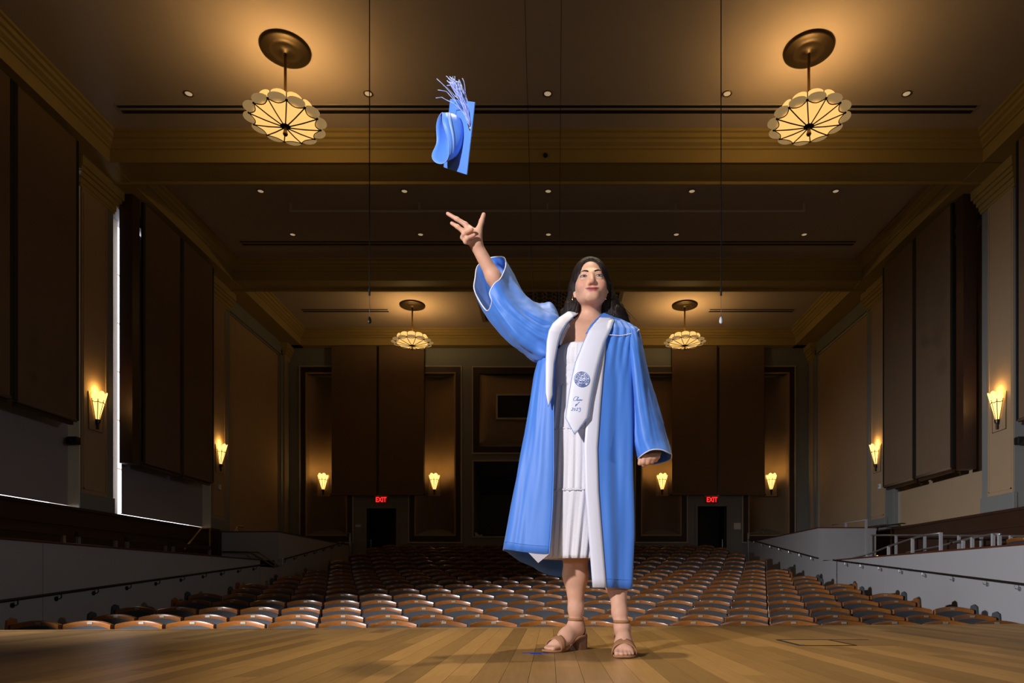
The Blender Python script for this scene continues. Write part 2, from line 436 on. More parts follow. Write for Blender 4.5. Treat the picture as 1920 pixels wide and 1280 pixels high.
# upper centre panel with projection window
niche(bx(898), bx(1158), bz(837), bz(700), 0.42, 0.24)
frame_rect('niche_band', bx(887), bx(1169), bz(849), bz(689), 0.225, BY - 0.03, BY + 0.05, M['darkband'])
frame_rect('niche_moulding', bx(885), bx(1171), bz(851), bz(687), 0.045, BY - 0.055, BY + 0.05, M['mould'])
x0, x1, z0, z1 = bx(930), bx(1126), bz(786), bz(738)
frame_rect('window_surround', x0, x1, z0, z1, 0.06, BY - 0.01, BY + 0.40, M['mould'])
MB().box(x0 + 0.06, x1 - 0.06, BY + 0.06, BY + 0.09, z0 + 0.06, z1 - 0.06).build('projection_window', M['black'], wall_b)
# booth
x0, x1, z0, z1 = bx(888), bx(1168), bz(1005), bz(865)
frame_rect('booth_moulding', x0 - 0.05, x1 + 0.05, z0 - 0.05, z1 + 0.05, 0.05, BY - 0.04, BY + 0.05, M['mould'])
b = MB(); b.box(x0 - 0.3, x1 + 0.3, BY + 2.2, BY + 2.3, z0 - 0.5, z1 + 0.5); b.box(x0 - 0.35, x0 - 0.0, BY + 0.2, BY + 2.2, z0 - 0.5, z1 + 0.3); b.box(x1, x1 + 0.35, BY + 0.2, BY + 2.2, z0 - 0.5, z1 + 0.3)
b.prism([(BY + 0.2, z1), (BY + 2.2, z1 - 0.9), (BY + 2.2, z1 + 0.4), (BY + 0.2, z1 + 0.4)], 'x', x0 - 0.3, x1 + 0.3)
b.box(x0 - 0.3, x1 + 0.3, BY + 0.2, BY + 2.2, z0 - 0.6, z0 - 0.05)
b.build('booth_room', M['booth'], wall_b)
MB().box(x0 + 0.4, x1 - 0.1, BY + 0.03, BY + 0.4, z0, z0 + 0.08).build('booth_counter', M['black'], wall_b)
t = empty('projector', (x0 + 0.17, BY + 0.1, z0)); tag(t, 'small white projector on the sill of the dark booth', 'projector')
MB().box(-0.12, 0.12, -0.08, 0.1, 0.0, 0.08).build('body', M['white'], t, bevel=0.012)
MB().tube([(0.05, -0.07, 0.09), (0.05, -0.10, 0.09)], 0.05, 12).build('lens', M['black'], t)
MB().box(-0.14, -0.05, -0.06, 0.08, 0.08, 0.13).build('housing', M['white'], t, bevel=0.01)
# doors
def text_mesh(txt, size, m, depth=0.002, shear=0.0, name='lettering', parent=None, bold=0.0):
    c = bpy.data.curves.new(name, 'FONT'); c.body = txt; c.size = size; c.align_x = 'CENTER'; c.align_y = 'CENTER'
    c.extrude = depth; c.shear = shear; c.offset = bold
    o = bpy.data.objects.new('tmp', c); COL.objects.link(o)
    dg = bpy.context.evaluated_depsgraph_get(); dg.update()
    me = bpy.data.meshes.new_from_object(o.evaluated_get(dg)); me.name = name
    bpy.data.objects.remove(o); bpy.data.curves.remove(c)
    me.materials.clear(); me.materials.append(m)
    q = bpy.data.objects.new(name, me); return link(q, parent)
for i, (a, b_, t_) in enumerate(DOORS):
    x0, x1, z1 = bx(a), bx(b_), bz(t_)
    d = MB().box(x0 - 0.02, x1 + 0.02, BY + 0.9, BY + 0.95, FLB - 0.4, z1)
    d.box(x0 - 0.1, x0, BY + 0.2, BY + 0.9, FLB - 0.4, z1); d.box(x1, x1 + 0.1, BY + 0.2, BY + 0.9, FLB - 0.4, z1); d.box(x0, x1, BY + 0.2, BY + 0.95, z1, z1 + 0.1)
    d = struct(d.build('door_%d' % (i + 1), M['black']), 'open dark exit doorway in back wall, %s' % ('nearer the windowed wall' if i == 0 else 'farther from the windowed wall'))
    q = MB(); q.box(x0 - 0.09, x0, BY - 0.04, BY + 0.06, FLB - 0.4, z1 + 0.09); q.box(x1, x1 + 0.09, BY - 0.04, BY + 0.06, FLB - 0.4, z1 + 0.09); q.box(x0, x1, BY - 0.04, BY + 0.06, z1, z1 + 0.09)
    q.build('door_frame', M['grey'], d)
    xl = x1 - 0.06 if i else x0 + 0.02
    MB().box(xl, xl + 0.045, BY + 0.05, BY + 0.85, FLB - 0.3, z1 - 0.03).build('door_leaf', M['darkmetal'], d)
    MB().tube([(xl + (-0.05 if i else 0.09), BY + 0.12, FLB + 0.9), (xl + (-0.05 if i else 0.09), BY + 0.12, FLB + 1.25)], 0.02, 8).build('door_pull', M['steel'], d)
    ex = (x0 + x1) / 2 + (-0.02 if i else 0.0)
    t = empty('exit_sign', (ex, BY - 0.05, bz(936.5))); tag(t, 'red lit EXIT sign above doorway %s' % ('nearer the windowed wall' if i == 0 else 'farther from the windowed wall'), 'exit sign', 'exit signs over the rear doors')
    MB().box(-0.22, 0.22, -0.03, 0.05, -0.13, 0.10).build('housing', M['signface'], t, bevel=0.01)
    MB().box(-0.24, 0.24, -0.03, 0.05, 0.10, 0.15).build('canopy', M['white'], t)
    e = text_mesh('EXIT', 0.24, M['red'], 0.004, parent=t, bold=0.006); e.rotation_euler = (R(90), 0, 0); e.location = (0, -0.036, -0.015)
    e.scale = (0.78, 1, 1)
tag(MB().box(bx(667), bx(676.5), BY - 0.04, BY, bz(988), bz(983.5)).build('wall_sign', M['white']), 'small white plate on back wall beside doorway nearer windows', 'sign')
t = MB().box(bx(1376), bx(1389), BY - 0.012, BY, bz(992), bz(980)).build('paper_notice', M['white']); tag(t, 'white paper notice on back wall beside the exit door', 'notice')
for xa, xb in ((622, 795), (1260, 1433)):
    for k in range(2):
        p0 = xa + k * (xb - xa) / 2 + (2.5 if k else 0); p1 = p0 + (xb - xa) / 2 - 2.5
        d_ = 24.08
        X0, X1 = (p0 - VX) * d_ / F, (p1 - VX) * d_ / F; Z0 = CAMZ + (VY - 927) * d_ / F
        t = empty('acoustic_banner', (X0, d_, Z0))
        tag(t, 'brown felt banner above exit door %s, %s half' % ('nearer the windows' if xa < 1000 else 'farther from windows', 'window side' if k == 0 else 'other'), 'banner', 'brown acoustic banners')
        W_ = X1 - X0
        MB().box(0, W_, -0.012, 0.012, 0, SF - Z0 + 0.02).build('felt', M['banner'], t)
        MB().tube([(0, 0, 0), (W_, 0, 0)], 0.035, 10).build('bottom_bar', M['banner'], t)
        MB().box(W_ + 0.003, W_ + 0.02, 0.02, 0.06, 0, SF - Z0).build('guide_track', M['black'], t)
        for xx in ((-0.01,) if k == 0 else (W_ + 0.01,)):
            MB().tube([(xx, -0.02, 0), (xx, 0.02, 0)], 0.045, 10).build('end_cap', M['darkmetal'], t)

# ---------------------------------------------------------------- raked hall floor, parterre walls, stage
NROW = 18
rowY = [7.5 + 0.9 * k for k in range(NROW)]
_pyt = [1163, 1151, 1137, 1124, 1112, 1102, 1094, 1086, 1079, 1072.5, 1066.5, 1058, 1050, 1043, 1036.5, 1030.5, 1025.5, 1021]
rowTop = [CAMZ + (VY - p) * y / F for p, y in zip(_pyt, rowY)]
SEATH = 0.86
b = MB()
b.box(-7.1, 7.02, 4.3, rowY[0] - 0.45, -1.3, rowTop[0] - SEATH)
for k in range(NROW):
    y1 = rowY[k] + 0.45 if k < NROW - 1 else BY + 0.9
    b.box(-7.1, 7.02, rowY[k] - 0.45, y1, -1.3, rowTop[k] - SEATH)
floor = struct(b.build('floor', M['floorhall']), 'dark stepped hall floor under the seat rows')

def parterre(side):
    s = -1 if side == 'left' else 1
    X0 = -7.1 if s < 0 else 7.02
    top = 0.885; hb = 1.66 if s < 0 else 1.765
    wl = struct(MB().box(X0 + s * 0.03, X0 + s * 0.15, 4.9, 24.25, -1.25, 0.70).build('wall_parterre_' + side, M['panelgrey']), 'light grey parterre wall beside the aisle, %s' % ('windowed side' if s < 0 else 'side without windows'))
    cuts = [4.9, 9.55, 14.3, 15.05, 16.7] if s < 0 else [4.9, 9.6, 14.4, 16.75]
    for a, c in zip(cuts[:-1], cuts[1:]):
        MB().box(X0, X0 + s * 0.06, a + 0.004, c - 0.004, -1.25, top - 0.03).build('panel', M['panelgrey'], wl)
    MB().box(X0 + s * 0.06, X0 + s * 0.15, 4.9, 16.7, 0.7, top - 0.03).build('panel_back', M['panelgrey'], wl)
    MB().box(X0 - s * 0.015, X0 + s * 0.17, 4.9, 16.72, top - 0.03, top).build('wall_cap', M['cap'], wl, bevel=0.006)
    cuts = [16.7, 17.86]
    MB().box(X0, X0 + s * 0.06, 16.708, 17.86, -1.25, 0.70 if s < 0 else 0.87).build('panel', M['panelgrey'], wl)
    for a, c in zip([17.86, 19.4, 20.4, 22.3], [19.4, 20.4, 22.3, 24.2]):
        MB().box(X0, X0 + s * 0.12, a + 0.004, c - 0.004, -1.25, hb - 0.03).build('panel', M['panelgrey'], wl)
    MB().box(X0 + s * 0.12, X0 + s * 1.5, 17.86, 18.0, 0.3, hb - 0.03).build('panel', M['panelgrey'], wl)
    c_ = MB(); c_.box(X0 - s * 0.015, X0 + s * 0.14, 17.85, 24.2, hb - 0.03, hb); c_.box(X0 + s * 0.14, X0 + s * 1.52, 17.85, 18.02, hb - 0.03, hb)
    c_.build('wall_cap', M['cap'], wl)
    # parterre floor
    f = MB(); f.box(X0 + s * 0.15, (WL if s < 0 else WR) + s * 0.0, 4.9, 17.86, -1.25, 0.32); f.box(X0 + s * 0.12, (WL if s < 0 else WR), 17.86, 24.2, -1.25, 0.9)
    f.build('parterre_floor', M['floorhall'], wl)
    return wl
pw_l = parterre('left'); pw_r = parterre('right')

def handrail(side, y0, z0, y1, z1, ys, label):
    s = -1 if side == 'left' else 1
    X0 = (-7.1 if s < 0 else 7.02) - s * 0.08
    t = empty('handrail', (X0, y0, z0)); tag(t, label, 'handrail', 'aisle handrails')
    def zz(y): return (y - y0) / (y1 - y0) * (z1 - z0)
    MB().tube([(0, 0, 0), (0, y1 - y0, z1 - z0)], 0.020, 8).build('rail', M['darkmetal'], t, smooth=True)
    br = None
    for y in ys:
        if br is None:
            q = MB().tube([(0, 0, -0.015), (0, 0, -0.07), (s * 0.02, 0, -0.085), (s * 0.07, 0, -0.085)], 0.008, 6)
            q.tube([(s * 0.065, 0, -0.085), (s * 0.08, 0, -0.085)], 0.035, 12)
            br = q.build('bracket', M['darkmetal'] if s < 0 else M['steel'], t)
        else:
            br = br.copy(); link(br, t)
        br.location = (0, y - y0, zz(y))
handrail('left', 6.0, CAMZ - 0.46, 16.75, CAMZ + 0.47, [6.5, 7.35, 8.17, 9.0, 9.8, 10.6, 11.43, 12.27, 13.1, 13.93, 14.7, 15.5, 16.3], 'dark handrail on grey parterre wall, windowed side, stage end')
handrail('right', 6.0, CAMZ - 0.36, 16.75, CAMZ + 0.58, [6.9, 7.7, 8.5, 9.35, 10.2, 10.95, 11.87, 12.75, 13.6, 14.45, 15.3, 16.1], 'dark handrail on grey parterre wall without windows, stage end')
handrail('left', 17.75, CAMZ + 0.61, 23.2, CAMZ + 1.40, [18.1 + 0.8 * k for k in range(7)], 'dark handrail on grey parterre wall, windowed side, exit end')
handrail('right', 17.8, CAMZ + 0.67, 23.9, CAMZ + 1.55, [18.2 + 0.85 * k for k in range(7)], 'dark handrail on grey parterre wall without windows, exit end')
# newel posts at the rear of the aisles
for s, lab in ((-1, 'windowed side'), (1, 'side without windows')):
    X0 = -7.05 if s < 0 else 6.97
    t = empty('rail_post', (X0, 24.05, rowTop[-1] - SEATH)); tag(t, 'upright steel end post of aisle handrail, %s' % lab, 'post')
    MB().box(-0.03, 0.03, -0.03, 0.03, 0, 1.35).build('post', M['steel'], t)
    MB().tube([(0, 0, 1.33), (s * 0.25, -0.9, 1.30)], 0.02, 6).build('rail', M['steel'], t)

# steps rail by the boxes
t = empty('stair_rail', (-7.1, 17.3, 0.7)); tag(t, 'pair of sloping steel stair rails before white box front, windowed side', 'handrail')
for dx in (0.0, 0.14):
    MB().tube([P(417 + dx * 80, 1034, 17.6) - Vector((-7.1, 17.3, 0.7)), P(470 + dx * 100, 1035 , 17.6) - Vector((-7.1, 17.3, 0.7)), P(512 + dx * 80, 1061, 17.5) - Vector((-7.1, 17.3, 0.7)), P(521, 1061, 17.5) - Vector((-7.1, 17.3, 0.7))], 0.018, 8).build('rail', M['bronze'], t, smooth=True)
q = P(529, 1053, 17.3) - Vector((-7.1, 17.3, 0.7))
MB().box(q.x - 0.06, q.x + 0.03, q.y - 0.03, q.y + 0.03, q.z - 0.11, q.z + 0.1).build('end_plate', M['steel'], t, bevel=0.01)
t = empty('stair_rail', (-7.7, 16.0, 0.32)); tag(t, 'brass stair rail with post before the window, in parterre', 'handrail')
o_ = Vector((-7.7, 16.0, 0.32))
MB().tube([P(345, 1030, 15.2) - o_, P(377, 990, 16.1) - o_, P(393, 989.5, 16.6) - o_], 0.022, 8).build('rail', M['brass'], t, smooth=True)
MB().tube([P(393, 989.5, 16.6) - o_, P(393, 1040, 16.6) - o_], 0.024, 8).build('post', M['bronze'], t)
MB().tube([P(411, 992, 17.4) - o_, P(411, 1036, 17.4) - o_], 0.02, 8).build('post', M['darkmetal'], t)
MB().tube([P(397, 990, 16.9) - o_, P(411, 992, 17.4) - o_], 0.018, 8).build('rail', M['darkmetal'], t)
t = empty('stair_rail', (-8.2, 18.6, 0.9)); tag(t, 'short brass rail end showing above white box, windowed side', 'handrail')
o_ = Vector((-8.2, 18.6, 0.9))
MB().tube([P(437, 1000, 18.6) - o_, P(446, 986, 18.9) - o_, P(456, 987, 19.3) - o_], 0.03, 8).build('rail', M['brass'], t, smooth=True)
MB().tube([P(446, 988, 18.9) - o_, (P(446, 988, 18.9) - o_) * Vector((1, 1, 0)) if False else Vector((P(446, 988, 18.9) - o_).to_tuple()[:2] + (0.0,))], 0.025, 8).build('post', M['bronze'], t)

# windowed side: low dark balustrade of box seats with paired steel posts
xs_ = -7.62
for k, (ya, yb) in enumerate(((7.2, 10.72), (10.98, 12.0), (12.25, 13.55), (13.75, 15.3))):
    t = empty('box_balustrade', (xs_, ya, 0.32)); tag(t, 'low dark wood balustrade in parterre, %s from the stage' % ['first', 'second', 'third', 'fourth'][k], 'balustrade', 'parterre balustrades')
    MB().box(-0.03, 0.03, 0, yb - ya, 0.72, 0.80).build('top_rail', M['wain'], t)
    MB().box(-0.02, 0.02, 0, yb - ya, 0.0, 0.56).build('lower_panel', M['wain'], t)
    for yy in (0.04, yb - ya - 0.04):
        MB().box(-0.02, 0.02, yy - 0.03, yy + 0.03, 0.5, 0.74).build('post', M['steel'], t)

# side without windows: steel guard rails
def guard(name_lab, pts, posts, r=0.02, m='steel'):
    o_ = Vector(pts[0]); o_.z = 0.32
    t = empty('guard_rail', o_); tag(t, name_lab, 'guard rail', 'steel guard rails in the parterre')
    MB().tube([Vector(p) - o_ for p in pts], r, 8).build('rail', M[m], t, smooth=True)
    for x, y, z0, z1 in posts:
        MB().box(x - 0.025 - o_.x, x + 0.025 - o_.x, y - 0.02 - o_.y, y + 0.02 - o_.y, z0 - o_.z, z1 - o_.z).build('post', M['panelgrey'], t)
def onw(px, X=7.1): return X * F / (px - VX)
def PX(px, py, X): return P(px, py, onw(px, X))
sl = [(1600, 1046), (1626, 1040), (1666, 1024), (1711, 1009), (1734, 1003), (1764, 999)]
guard('sloping steel guard rail falling towards the white box', [PX(a, c, 7.1) for a, c in sl],
      [(7.1, onw(a), 0.87, PX(a, c, 7.1).z) for a, c in ((1626, 1040), (1666, 1024), (1711, 1009), (1764, 998))])
sl = [(1700, 1036), (1760, 1024), (1806, 1012), (1823, 1008), (1862, 1001), (1876, 1001)]
guard('second sloping steel guard rail farther from the white box', [PX(a, c, 7.4) for a, c in sl],
      [(7.4, onw(a, 7.4), 0.32, PX(a, c, 7.4).z) for a, c in ((1806, 1013), (1823, 1007), (1862, 1000), (1874, 1000))])
sl = [(1634, 1003), (1680, 1003), (1734, 1003), (1798, 1004), (1840, 1004), (1920, 1005), (2000, 1006)]
guard('level steel guard rail along the middle of the parterre', [PX(a, c, 8.3) for a, c in sl],
      [(8.3, onw(a, 8.3), 0.32, PX(a, 1003.5, 8.3).z) for a in (1638, 1680, 1734, 1798, 1840, 1895, 1960)])
guard('thin dark wall rail above the far end of the parterre', [PX(1634, 989, 9.0), PX(1690, 981, 9.0), PX(1697, 981, 9.0)], [(9.0, onw(1640, 9.0), 0.9, PX(1640, 989, 9.0).z)], 0.015, 'darkmetal')
guard('pale rail on top of the white box, side without windows', [PX(1560, 984, 8.0), PX(1624, 974, 8.0)], [(8.0, onw(1624, 8.0), 0.9, PX(1624, 973, 8.0).z), (8.0, onw(1586, 8.0), 0.9, PX(1586, 979, 8.0).z)], 0.012, 'panelgrey')
tag(MB().lathe([(0.0, -0.03), (0.022, -0.02), (0.03, 0), (0.022, 0.02), (0, 0.03)], 10, PX(1645, 1043, 7.5)).build('step_light', M['glows']), 'tiny amber step light behind the sloping guard rail', 'step light')

# stage
STX0, STX1 = -5.6, 5.6
def edge(x): return 4.18 + (x + 3.4) * 0.095     # the stage front runs slightly askew
b = MB(); b.add([(STX0, -1.2, -1.28), (STX1, -1.2, -1.28), (STX1, edge(STX1), -1.28), (STX0, edge(STX0), -1.28),
                 (STX0, -1.2, -0.02), (STX1, -1.2, -0.02), (STX1, edge(STX1), -0.02), (STX0, edge(STX0), -0.02)],
                [(0,3,2,1),(4,5,6,7),(0,1,5,4),(1,2,6,5),(2,3,7,6),(3,0,4,7)])
stage = struct(b.build('floor_stage', M['wain']), 'pale oak board stage floor')
BW = 0.0826
nb = int((STX1 - STX0) / BW)
outer = MB()
NOSE = 0.10
for i in range(nb):
    x0 = STX0 + i * BW; x1 = x0 + BW
    ye = edge((x0 + x1) / 2) - NOSE
    inner = abs((x0 + x1) / 2) < 3.9
    y = 1.25 - rng.random() * 1.4
    segs = []
    while y < ye:
        L = rng.uniform(1.3, 2.6); y2 = min(y + L, ye)
        if ye - y2 < 0.3: y2 = ye
        segs.append((y, y2)); y = y2
    for ya, yb in segs:
        g = 0.0006
        if not inner or len([1 for c in stage.children]) > 285:
            outer.box(x0 + g, x1 - g, ya + g, yb - g, -0.02, 0.0); continue
        q = MB().box(-(BW / 2 - g), BW / 2 - g, g, yb - ya - g, -0.02, 0.0)
        o = q.build('plank', M['oak'], stage, fix=False); o.location = ((x0 + x1) / 2, ya, 0)
outer.box(STX0, STX1, -1.2, -0.2, -0.02, -0.0005)
o = outer.build('planks', M['oak'], stage); o['kind'] = 'stuff'
b = MB(); b.add([(STX0, edge(STX0) - NOSE, -0.02), (STX1, edge(STX1) - NOSE, -0.02), (STX1, edge(STX1), -0.02), (STX0, edge(STX0), -0.02),
                 (STX0, edge(STX0) - NOSE, 0.002), (STX1, edge(STX1) - NOSE, 0.002), (STX1, edge(STX1), 0.002), (STX0, edge(STX0), 0.002)],
                [(0,3,2,1),(4,5,6,7),(0,1,5,4),(1,2,6,5),(2,3,7,6),(3,0,4,7)])
b.build('nosing', M['oak'], stage)
t = empty('floor_pocket', (1.25, 3.14, 0.0)); tag(t, 'flush floor pocket with dark framed lids in stage boards', 'floor pocket')
q = MB()
for xa in (-0.10, 0.155): q.box(xa - 0.006, xa + 0.006, 0, 0.32, 0, 0.003)
q.box(-0.10, 0.36, 0.31, 0.322, 0, 0.003); q.box(-0.1, 0.155, -0.004, 0.004, 0, 0.0025)
q.build('frame', M['black'], t)
MB().box(0.165, 0.36, 0.005, 0.305, 0, 0.0022).build('lid', M['oak'], t)
MB().box(-0.09, 0.148, 0.006, 0.305, 0, 0.0016).build('lid', M['oak'], t)
MB().box(-0.10, -0.08, 0.0, 0.016, 0, 0.006).build('screw', M['steel'], t)
q = MB(); q.box(-0.02, 0.02, -0.02, 0.02, 0, 0.0012); q.box(-0.055, 0.05, 0.008, 0.024, 0, 0.0011)
o = q.build('tape_mark', M['tape']); o.location = P(1004, 1225, CAMZ * F / (1225 - VY)); o.location.z = 0.0005
tag(o, 'small blue tape mark on the stage boards', 'tape mark')

# ---------------------------------------------------------------- theatre seats
def seat_parts():
    t = empty('theatre_seat')
    W2 = 0.262
    def by(x, z): return 0.10 - 0.055 * (x / W2) ** 2 + 0.12 * (z - 0.45)     # concave towards the stage, leaning back
    def top(x): return SEATH - 0.040 * (x / W2) ** 2
    n = 10
    X_ = [-W2 + 2 * W2 * k / n for k in range(n + 1)]
    # wooden shell with rolled top edge
    rows = []
    for fz in (0.30, 0.55, 0.75):
        rows.append([(x, by(x, fz) + 0.045, fz) for x in X_])
    MB().grid(rows + [[(x, by(x, 0.8) + 0.045, top(x) - 0.01) for x in X_]]).build('back_shell', M['rail'], t, smooth=True, solid=0.012)
    b = MB()
    fr = []
    for dy, dz in ((-0.012, -0.062), (-0.016, -0.03), (-0.012, -0.008), (0.005, 0.0), (0.05, -0.006), (0.055, -0.062)):
        fr.append([(x * 1.0, by(x, 0.82) + dy, top(x) + dz) for x in X_])
    fr.append(fr[0])
    b.grid(fr)
    b.add([f[0] for f in fr[:-1]], [tuple(range(len(fr) - 1))]); b.add([f[-1] for f in fr[:-1]], [tuple(range(len(fr) - 1))[::-1]])
    b.build('top_rail', M['rail'], t, smooth=True).data.set_sharp_from_angle(angle=R(38))
    rows = []
    for fz, w_, dy in ((0.40, 0.93, 0.02), (0.42, 0.95, -0.02), (0.55, 0.97, -0.035), (0.68, 0.98, -0.03)):
        rows.append([(x * w_, by(x, fz) + dy, fz) for x in X_])
    rows.append([(x * 0.985, by(x, 0.8) - 0.012, top(x) - 0.058) for x in X_]); rows.append([(x * 0.98, by(x, 0.8) + 0.03, top(x) - 0.05) for x in X_])
    MB().grid(rows).build('back_pad', M['fabric'], t, smooth=True)
    MB().box(-0.028, 0.028, by(0, 0.82) - 0.020, by(0, 0.82) - 0.012, SEATH - 0.042, SEATH - 0.018).build('number_plate', M['plate'], t)
    rows = []
    for fz, yy in ((0.36, -0.02), (0.37, -0.08), (0.50, -0.09), (0.62, -0.06), (0.64, -0.02)):
        rows.append([(x * 0.88, yy + 0.10 - 0.03 * (x / W2) ** 2, fz) for x in X_])
    MB().grid(rows).build('seat_pan', M['fabric'], t, smooth=True, solid=0.02)
    for xx in (-W2 - 0.012, W2 + 0.012)[:1]:
        q = MB(); q.box(xx - 0.018, xx + 0.010, -0.13, 0.14, 0.56, 0.60); q.build('armrest', M['rail'], t, bevel=0.008)
        q = MB(); q.box(xx - 0.012, xx + 0.012, -0.04, 0.10, 0.0, 0.56); q.build('stanchion', M['darkmetal'], t)
    return t
NS = 21; PIT = 0.557
WORDS = ['first','second','third','fourth','fifth','sixth','seventh','eighth','ninth','tenth','eleventh','twelfth','thirteenth','fourteenth','fifteenth','sixteenth','seventeenth','eighteenth','nineteenth','twentieth','twenty-first']
proto = seat_parts()
endp = None
stuff = None
first = True
rest = []
ENDS = []
for k in range(NROW):
    stag = 0.0 if k % 2 == 0 else PIT / 2
    n = NS if k % 2 == 0 else NS - 1
    bow = lambda x: -0.010 * x * x * (0.35 if k < 3 else 0.15)
    for i in range(n):
        x = -0.075 + (i - (n - 1) / 2) * PIT
        pos = (x, rowY[k] + bow(x), rowTop[k] - SEATH)
        rz = 0.003 * x
        if k >= 14:
            rest.append((pos, rz)); continue
        o = proto if first else copy_tree(proto)
        first = False
        o.location = pos; o.rotation_euler = (0, 0, rz)
        if i in (0, n - 1): ENDS.append((o, -1 if i == 0 else 1, k))
        tag(o, 'grey theatre seat with cherry top rail, %s row from stage, %s from windowed wall' % (WORDS[k], WORDS[i]), 'theatre seat', 'theatre seats in the raked rows')
# the rows farthest back, one mesh
mats_ = [M['rail'], M['fabric'], M['plate'], M['darkmetal']]
vs, fs, mi = [], [], []
for pos, rz in rest:
    c_, s_ = math.cos(rz), math.sin(rz)
    for ch in proto.children:
        if ch.name.split('.')[0] in ('armrest', 'stanchion', 'end_panel', 'back_shell'): continue
        me = ch.data; n0 = len(vs)
        for v in me.vertices:
            x, y, z = v.co
            vs.append((pos[0] + x * c_ - y * s_, pos[1] + x * s_ + y * c_, pos[2] + z))
        for p_ in me.polygons:
            fs.append([q + n0 for q in p_.vertices]); mi.append(mats_.index(me.materials[0]))
me = bpy.data.meshes.new('rear_seats'); me.from_pydata(vs, [], fs)
for m_ in mats_: me.materials.append(m_)
me.polygons.foreach_set('material_index', mi); me.update()
o = link(bpy.data.objects.new('rear_theatre_seats', me)); tag(o, 'rearmost four rows of dark theatre seats below the booth', 'theatre seats', kind='stuff')
# lone seat in the parterre
o = copy_tree(proto)
for so_, sx, k in ENDS:
    q = MB(); q.prism([(-0.13, 0.0), (0.20, 0.0), (0.24, 0.78), (0.21, 0.87), (0.14, 0.89), (0.08, 0.86), (0.05, 0.62), (-0.13, 0.60)], 'x', sx * 0.300, sx * 0.325)
    q.build('end_panel', M['rail'] if k % 3 == 0 else M['fabric'], so_)
pp = PX(1925, 1005, 7.75); o.location = (pp.x, pp.y, pp.z - SEATH); o.rotation_euler = (0, 0, R(-25))
tag(o, 'grey theatre seat with cherry rail standing alone behind parterre guard rails', 'theatre seat', 'parterre seat')
st = MB().box(pp.x - 0.5, pp.x + 0.5, pp.y - 0.5, pp.y + 0.5, 0.32, pp.z - SEATH).build('parterre_step', M['floorhall'], pw_r) if pp.z - SEATH > 0.33 else None

# ---------------------------------------------------------------- pendants
def pendant():
    t = empty('pendant_light')
    NP = 12; A = 2 * math.pi / NP
    def pol(r_, a, z): return (r_ * math.cos(a), r_ * math.sin(a), z)
    def zd(r_): return 0.085 * (r_ / 0.55) ** 1.4
    def redge(f): return 0.55 - 0.075 * (1 - (2 * f - 1) ** 2)
    dm = bm_ = um = None
    for k in range(NP):
        if dm is None:
            rows = [[pol(0.06 + (redge(f) - 0.06) * g, A * f, zd(0.06 + (redge(f) - 0.06) * g)) for f in [j / 6 for j in range(7)]] for g in (0, 0.35, 0.7, 1)]
            dm = MB().grid(rows).build('dish_pane', M['glow'], t, smooth=True, solid=0.006)
            rows = [[pol(redge(f) + (0.55 + 0.115 * math.sqrt(max(0, 1 - (2 * f - 1) ** 2)) - redge(f)) * g, A * f, 0.082 + 0.03 * g) for f in [0.02 + 0.96 * j / 8 for j in range(9)]] for g in (0, 0.5, 1)]
            bm_ = MB().grid(rows).build('petal', M['glow2'], t, smooth=True, solid=0.006)
            rows = [[pol(0.455 + 0.03 * g, A * f, 0.085 + (0.15 + 0.055 * math.sqrt(max(0, 1 - (2 * f - 1) ** 2))) * g) for f in [0.03 + 0.94 * j / 8 for j in range(9)]] for g in (0, 0.5, 1)]
            um = MB().grid(rows).build('upright_pane', M['glow'], t, smooth=True, solid=0.006)
            q = MB().tube([pol(0.05, 0, -0.004), pol(0.3, 0, zd(0.3) - 0.008), pol(0.56, 0, zd(0.56) - 0.006)], 0.0105, 6)
            q.lathe([(0, -0.012), (0.02, -0.008), (0.022, 0.006), (0, 0.014)], 8, pol(0.555, 0, 0.085))
            q.tube([pol(0.465, 0, 0.09), pol(0.487, 0, 0.25)], 0.008, 6)
            q.tube([pol(redge(f) + 0.004, A * f, zd(redge(f)) - 0.004) for f in [j / 6 for j in range(7)]], 0.008, 5)
            rb = q.build('rib', M['darkmetal'], t)
            kids = (dm, bm_, um, rb)
        else:
            for src in kids:
                c = src.copy(); link(c, t); c.rotation_euler = (0, 0, A * k)
    MB().lathe([(0, -0.012), (0.05, -0.012), (0.085, 0.0), (0.085, 0.012), (0, 0.02)], 16).build('hub', M['darkmetal'], t)
    MB().lathe([(0, -0.15), (0.03, -0.145), (0.042, -0.12), (0.03, -0.07), (0.022, -0.012)], 12).build('finial', M['bronze'], t, smooth=True)
    MB().tube([(0, 0, 0.0), (0, 0, 1.24)], 0.024, 10).build('stem', M['bronze'], t, smooth=True)
    MB().lathe([(0.0, 1.21), (0.05, 1.215), (0.07, 1.235), (0.20, 1.24), (0.235, 1.225), (0.26, 1.235), (0.30, 1.245), (0.37, 1.25), (0.405, 1.265), (0.41, 1.30)], 40).build('canopy', M['darkbrass'] if 'darkbrass' in M else M['bronze'], t, smooth=True)
    return t
M['darkbrass'] = mat('dark_aged_brass', (0.045, 0.03, 0.014), 0.4, metal=0.7)
pd = None
for x, y, lab in ((-4.41, 11.36, 'front pendant nearer the windowed wall'), (4.30, 11.36, 'front pendant farther from the windowed wall'), (-4.41, 21.8, 'rear pendant nearer the windowed wall'), (4.29, 21.8, 'rear pendant farther from the windowed wall')):
    if pd is None: pd = pendant(); o = pd
    else: o = copy_tree(pd)
    o.location = (x, y, 7.885); o.rotation_euler = (0, 0, R(7) * (1 if x > 0 else -1))
    tag(o, 'scalloped alabaster dish lamp on brass stem, ' + lab, 'pendant light', 'alabaster pendant lights')
pend_objs = [o for o in COL.objects if o.name.split('.')[0] == 'pendant_light']
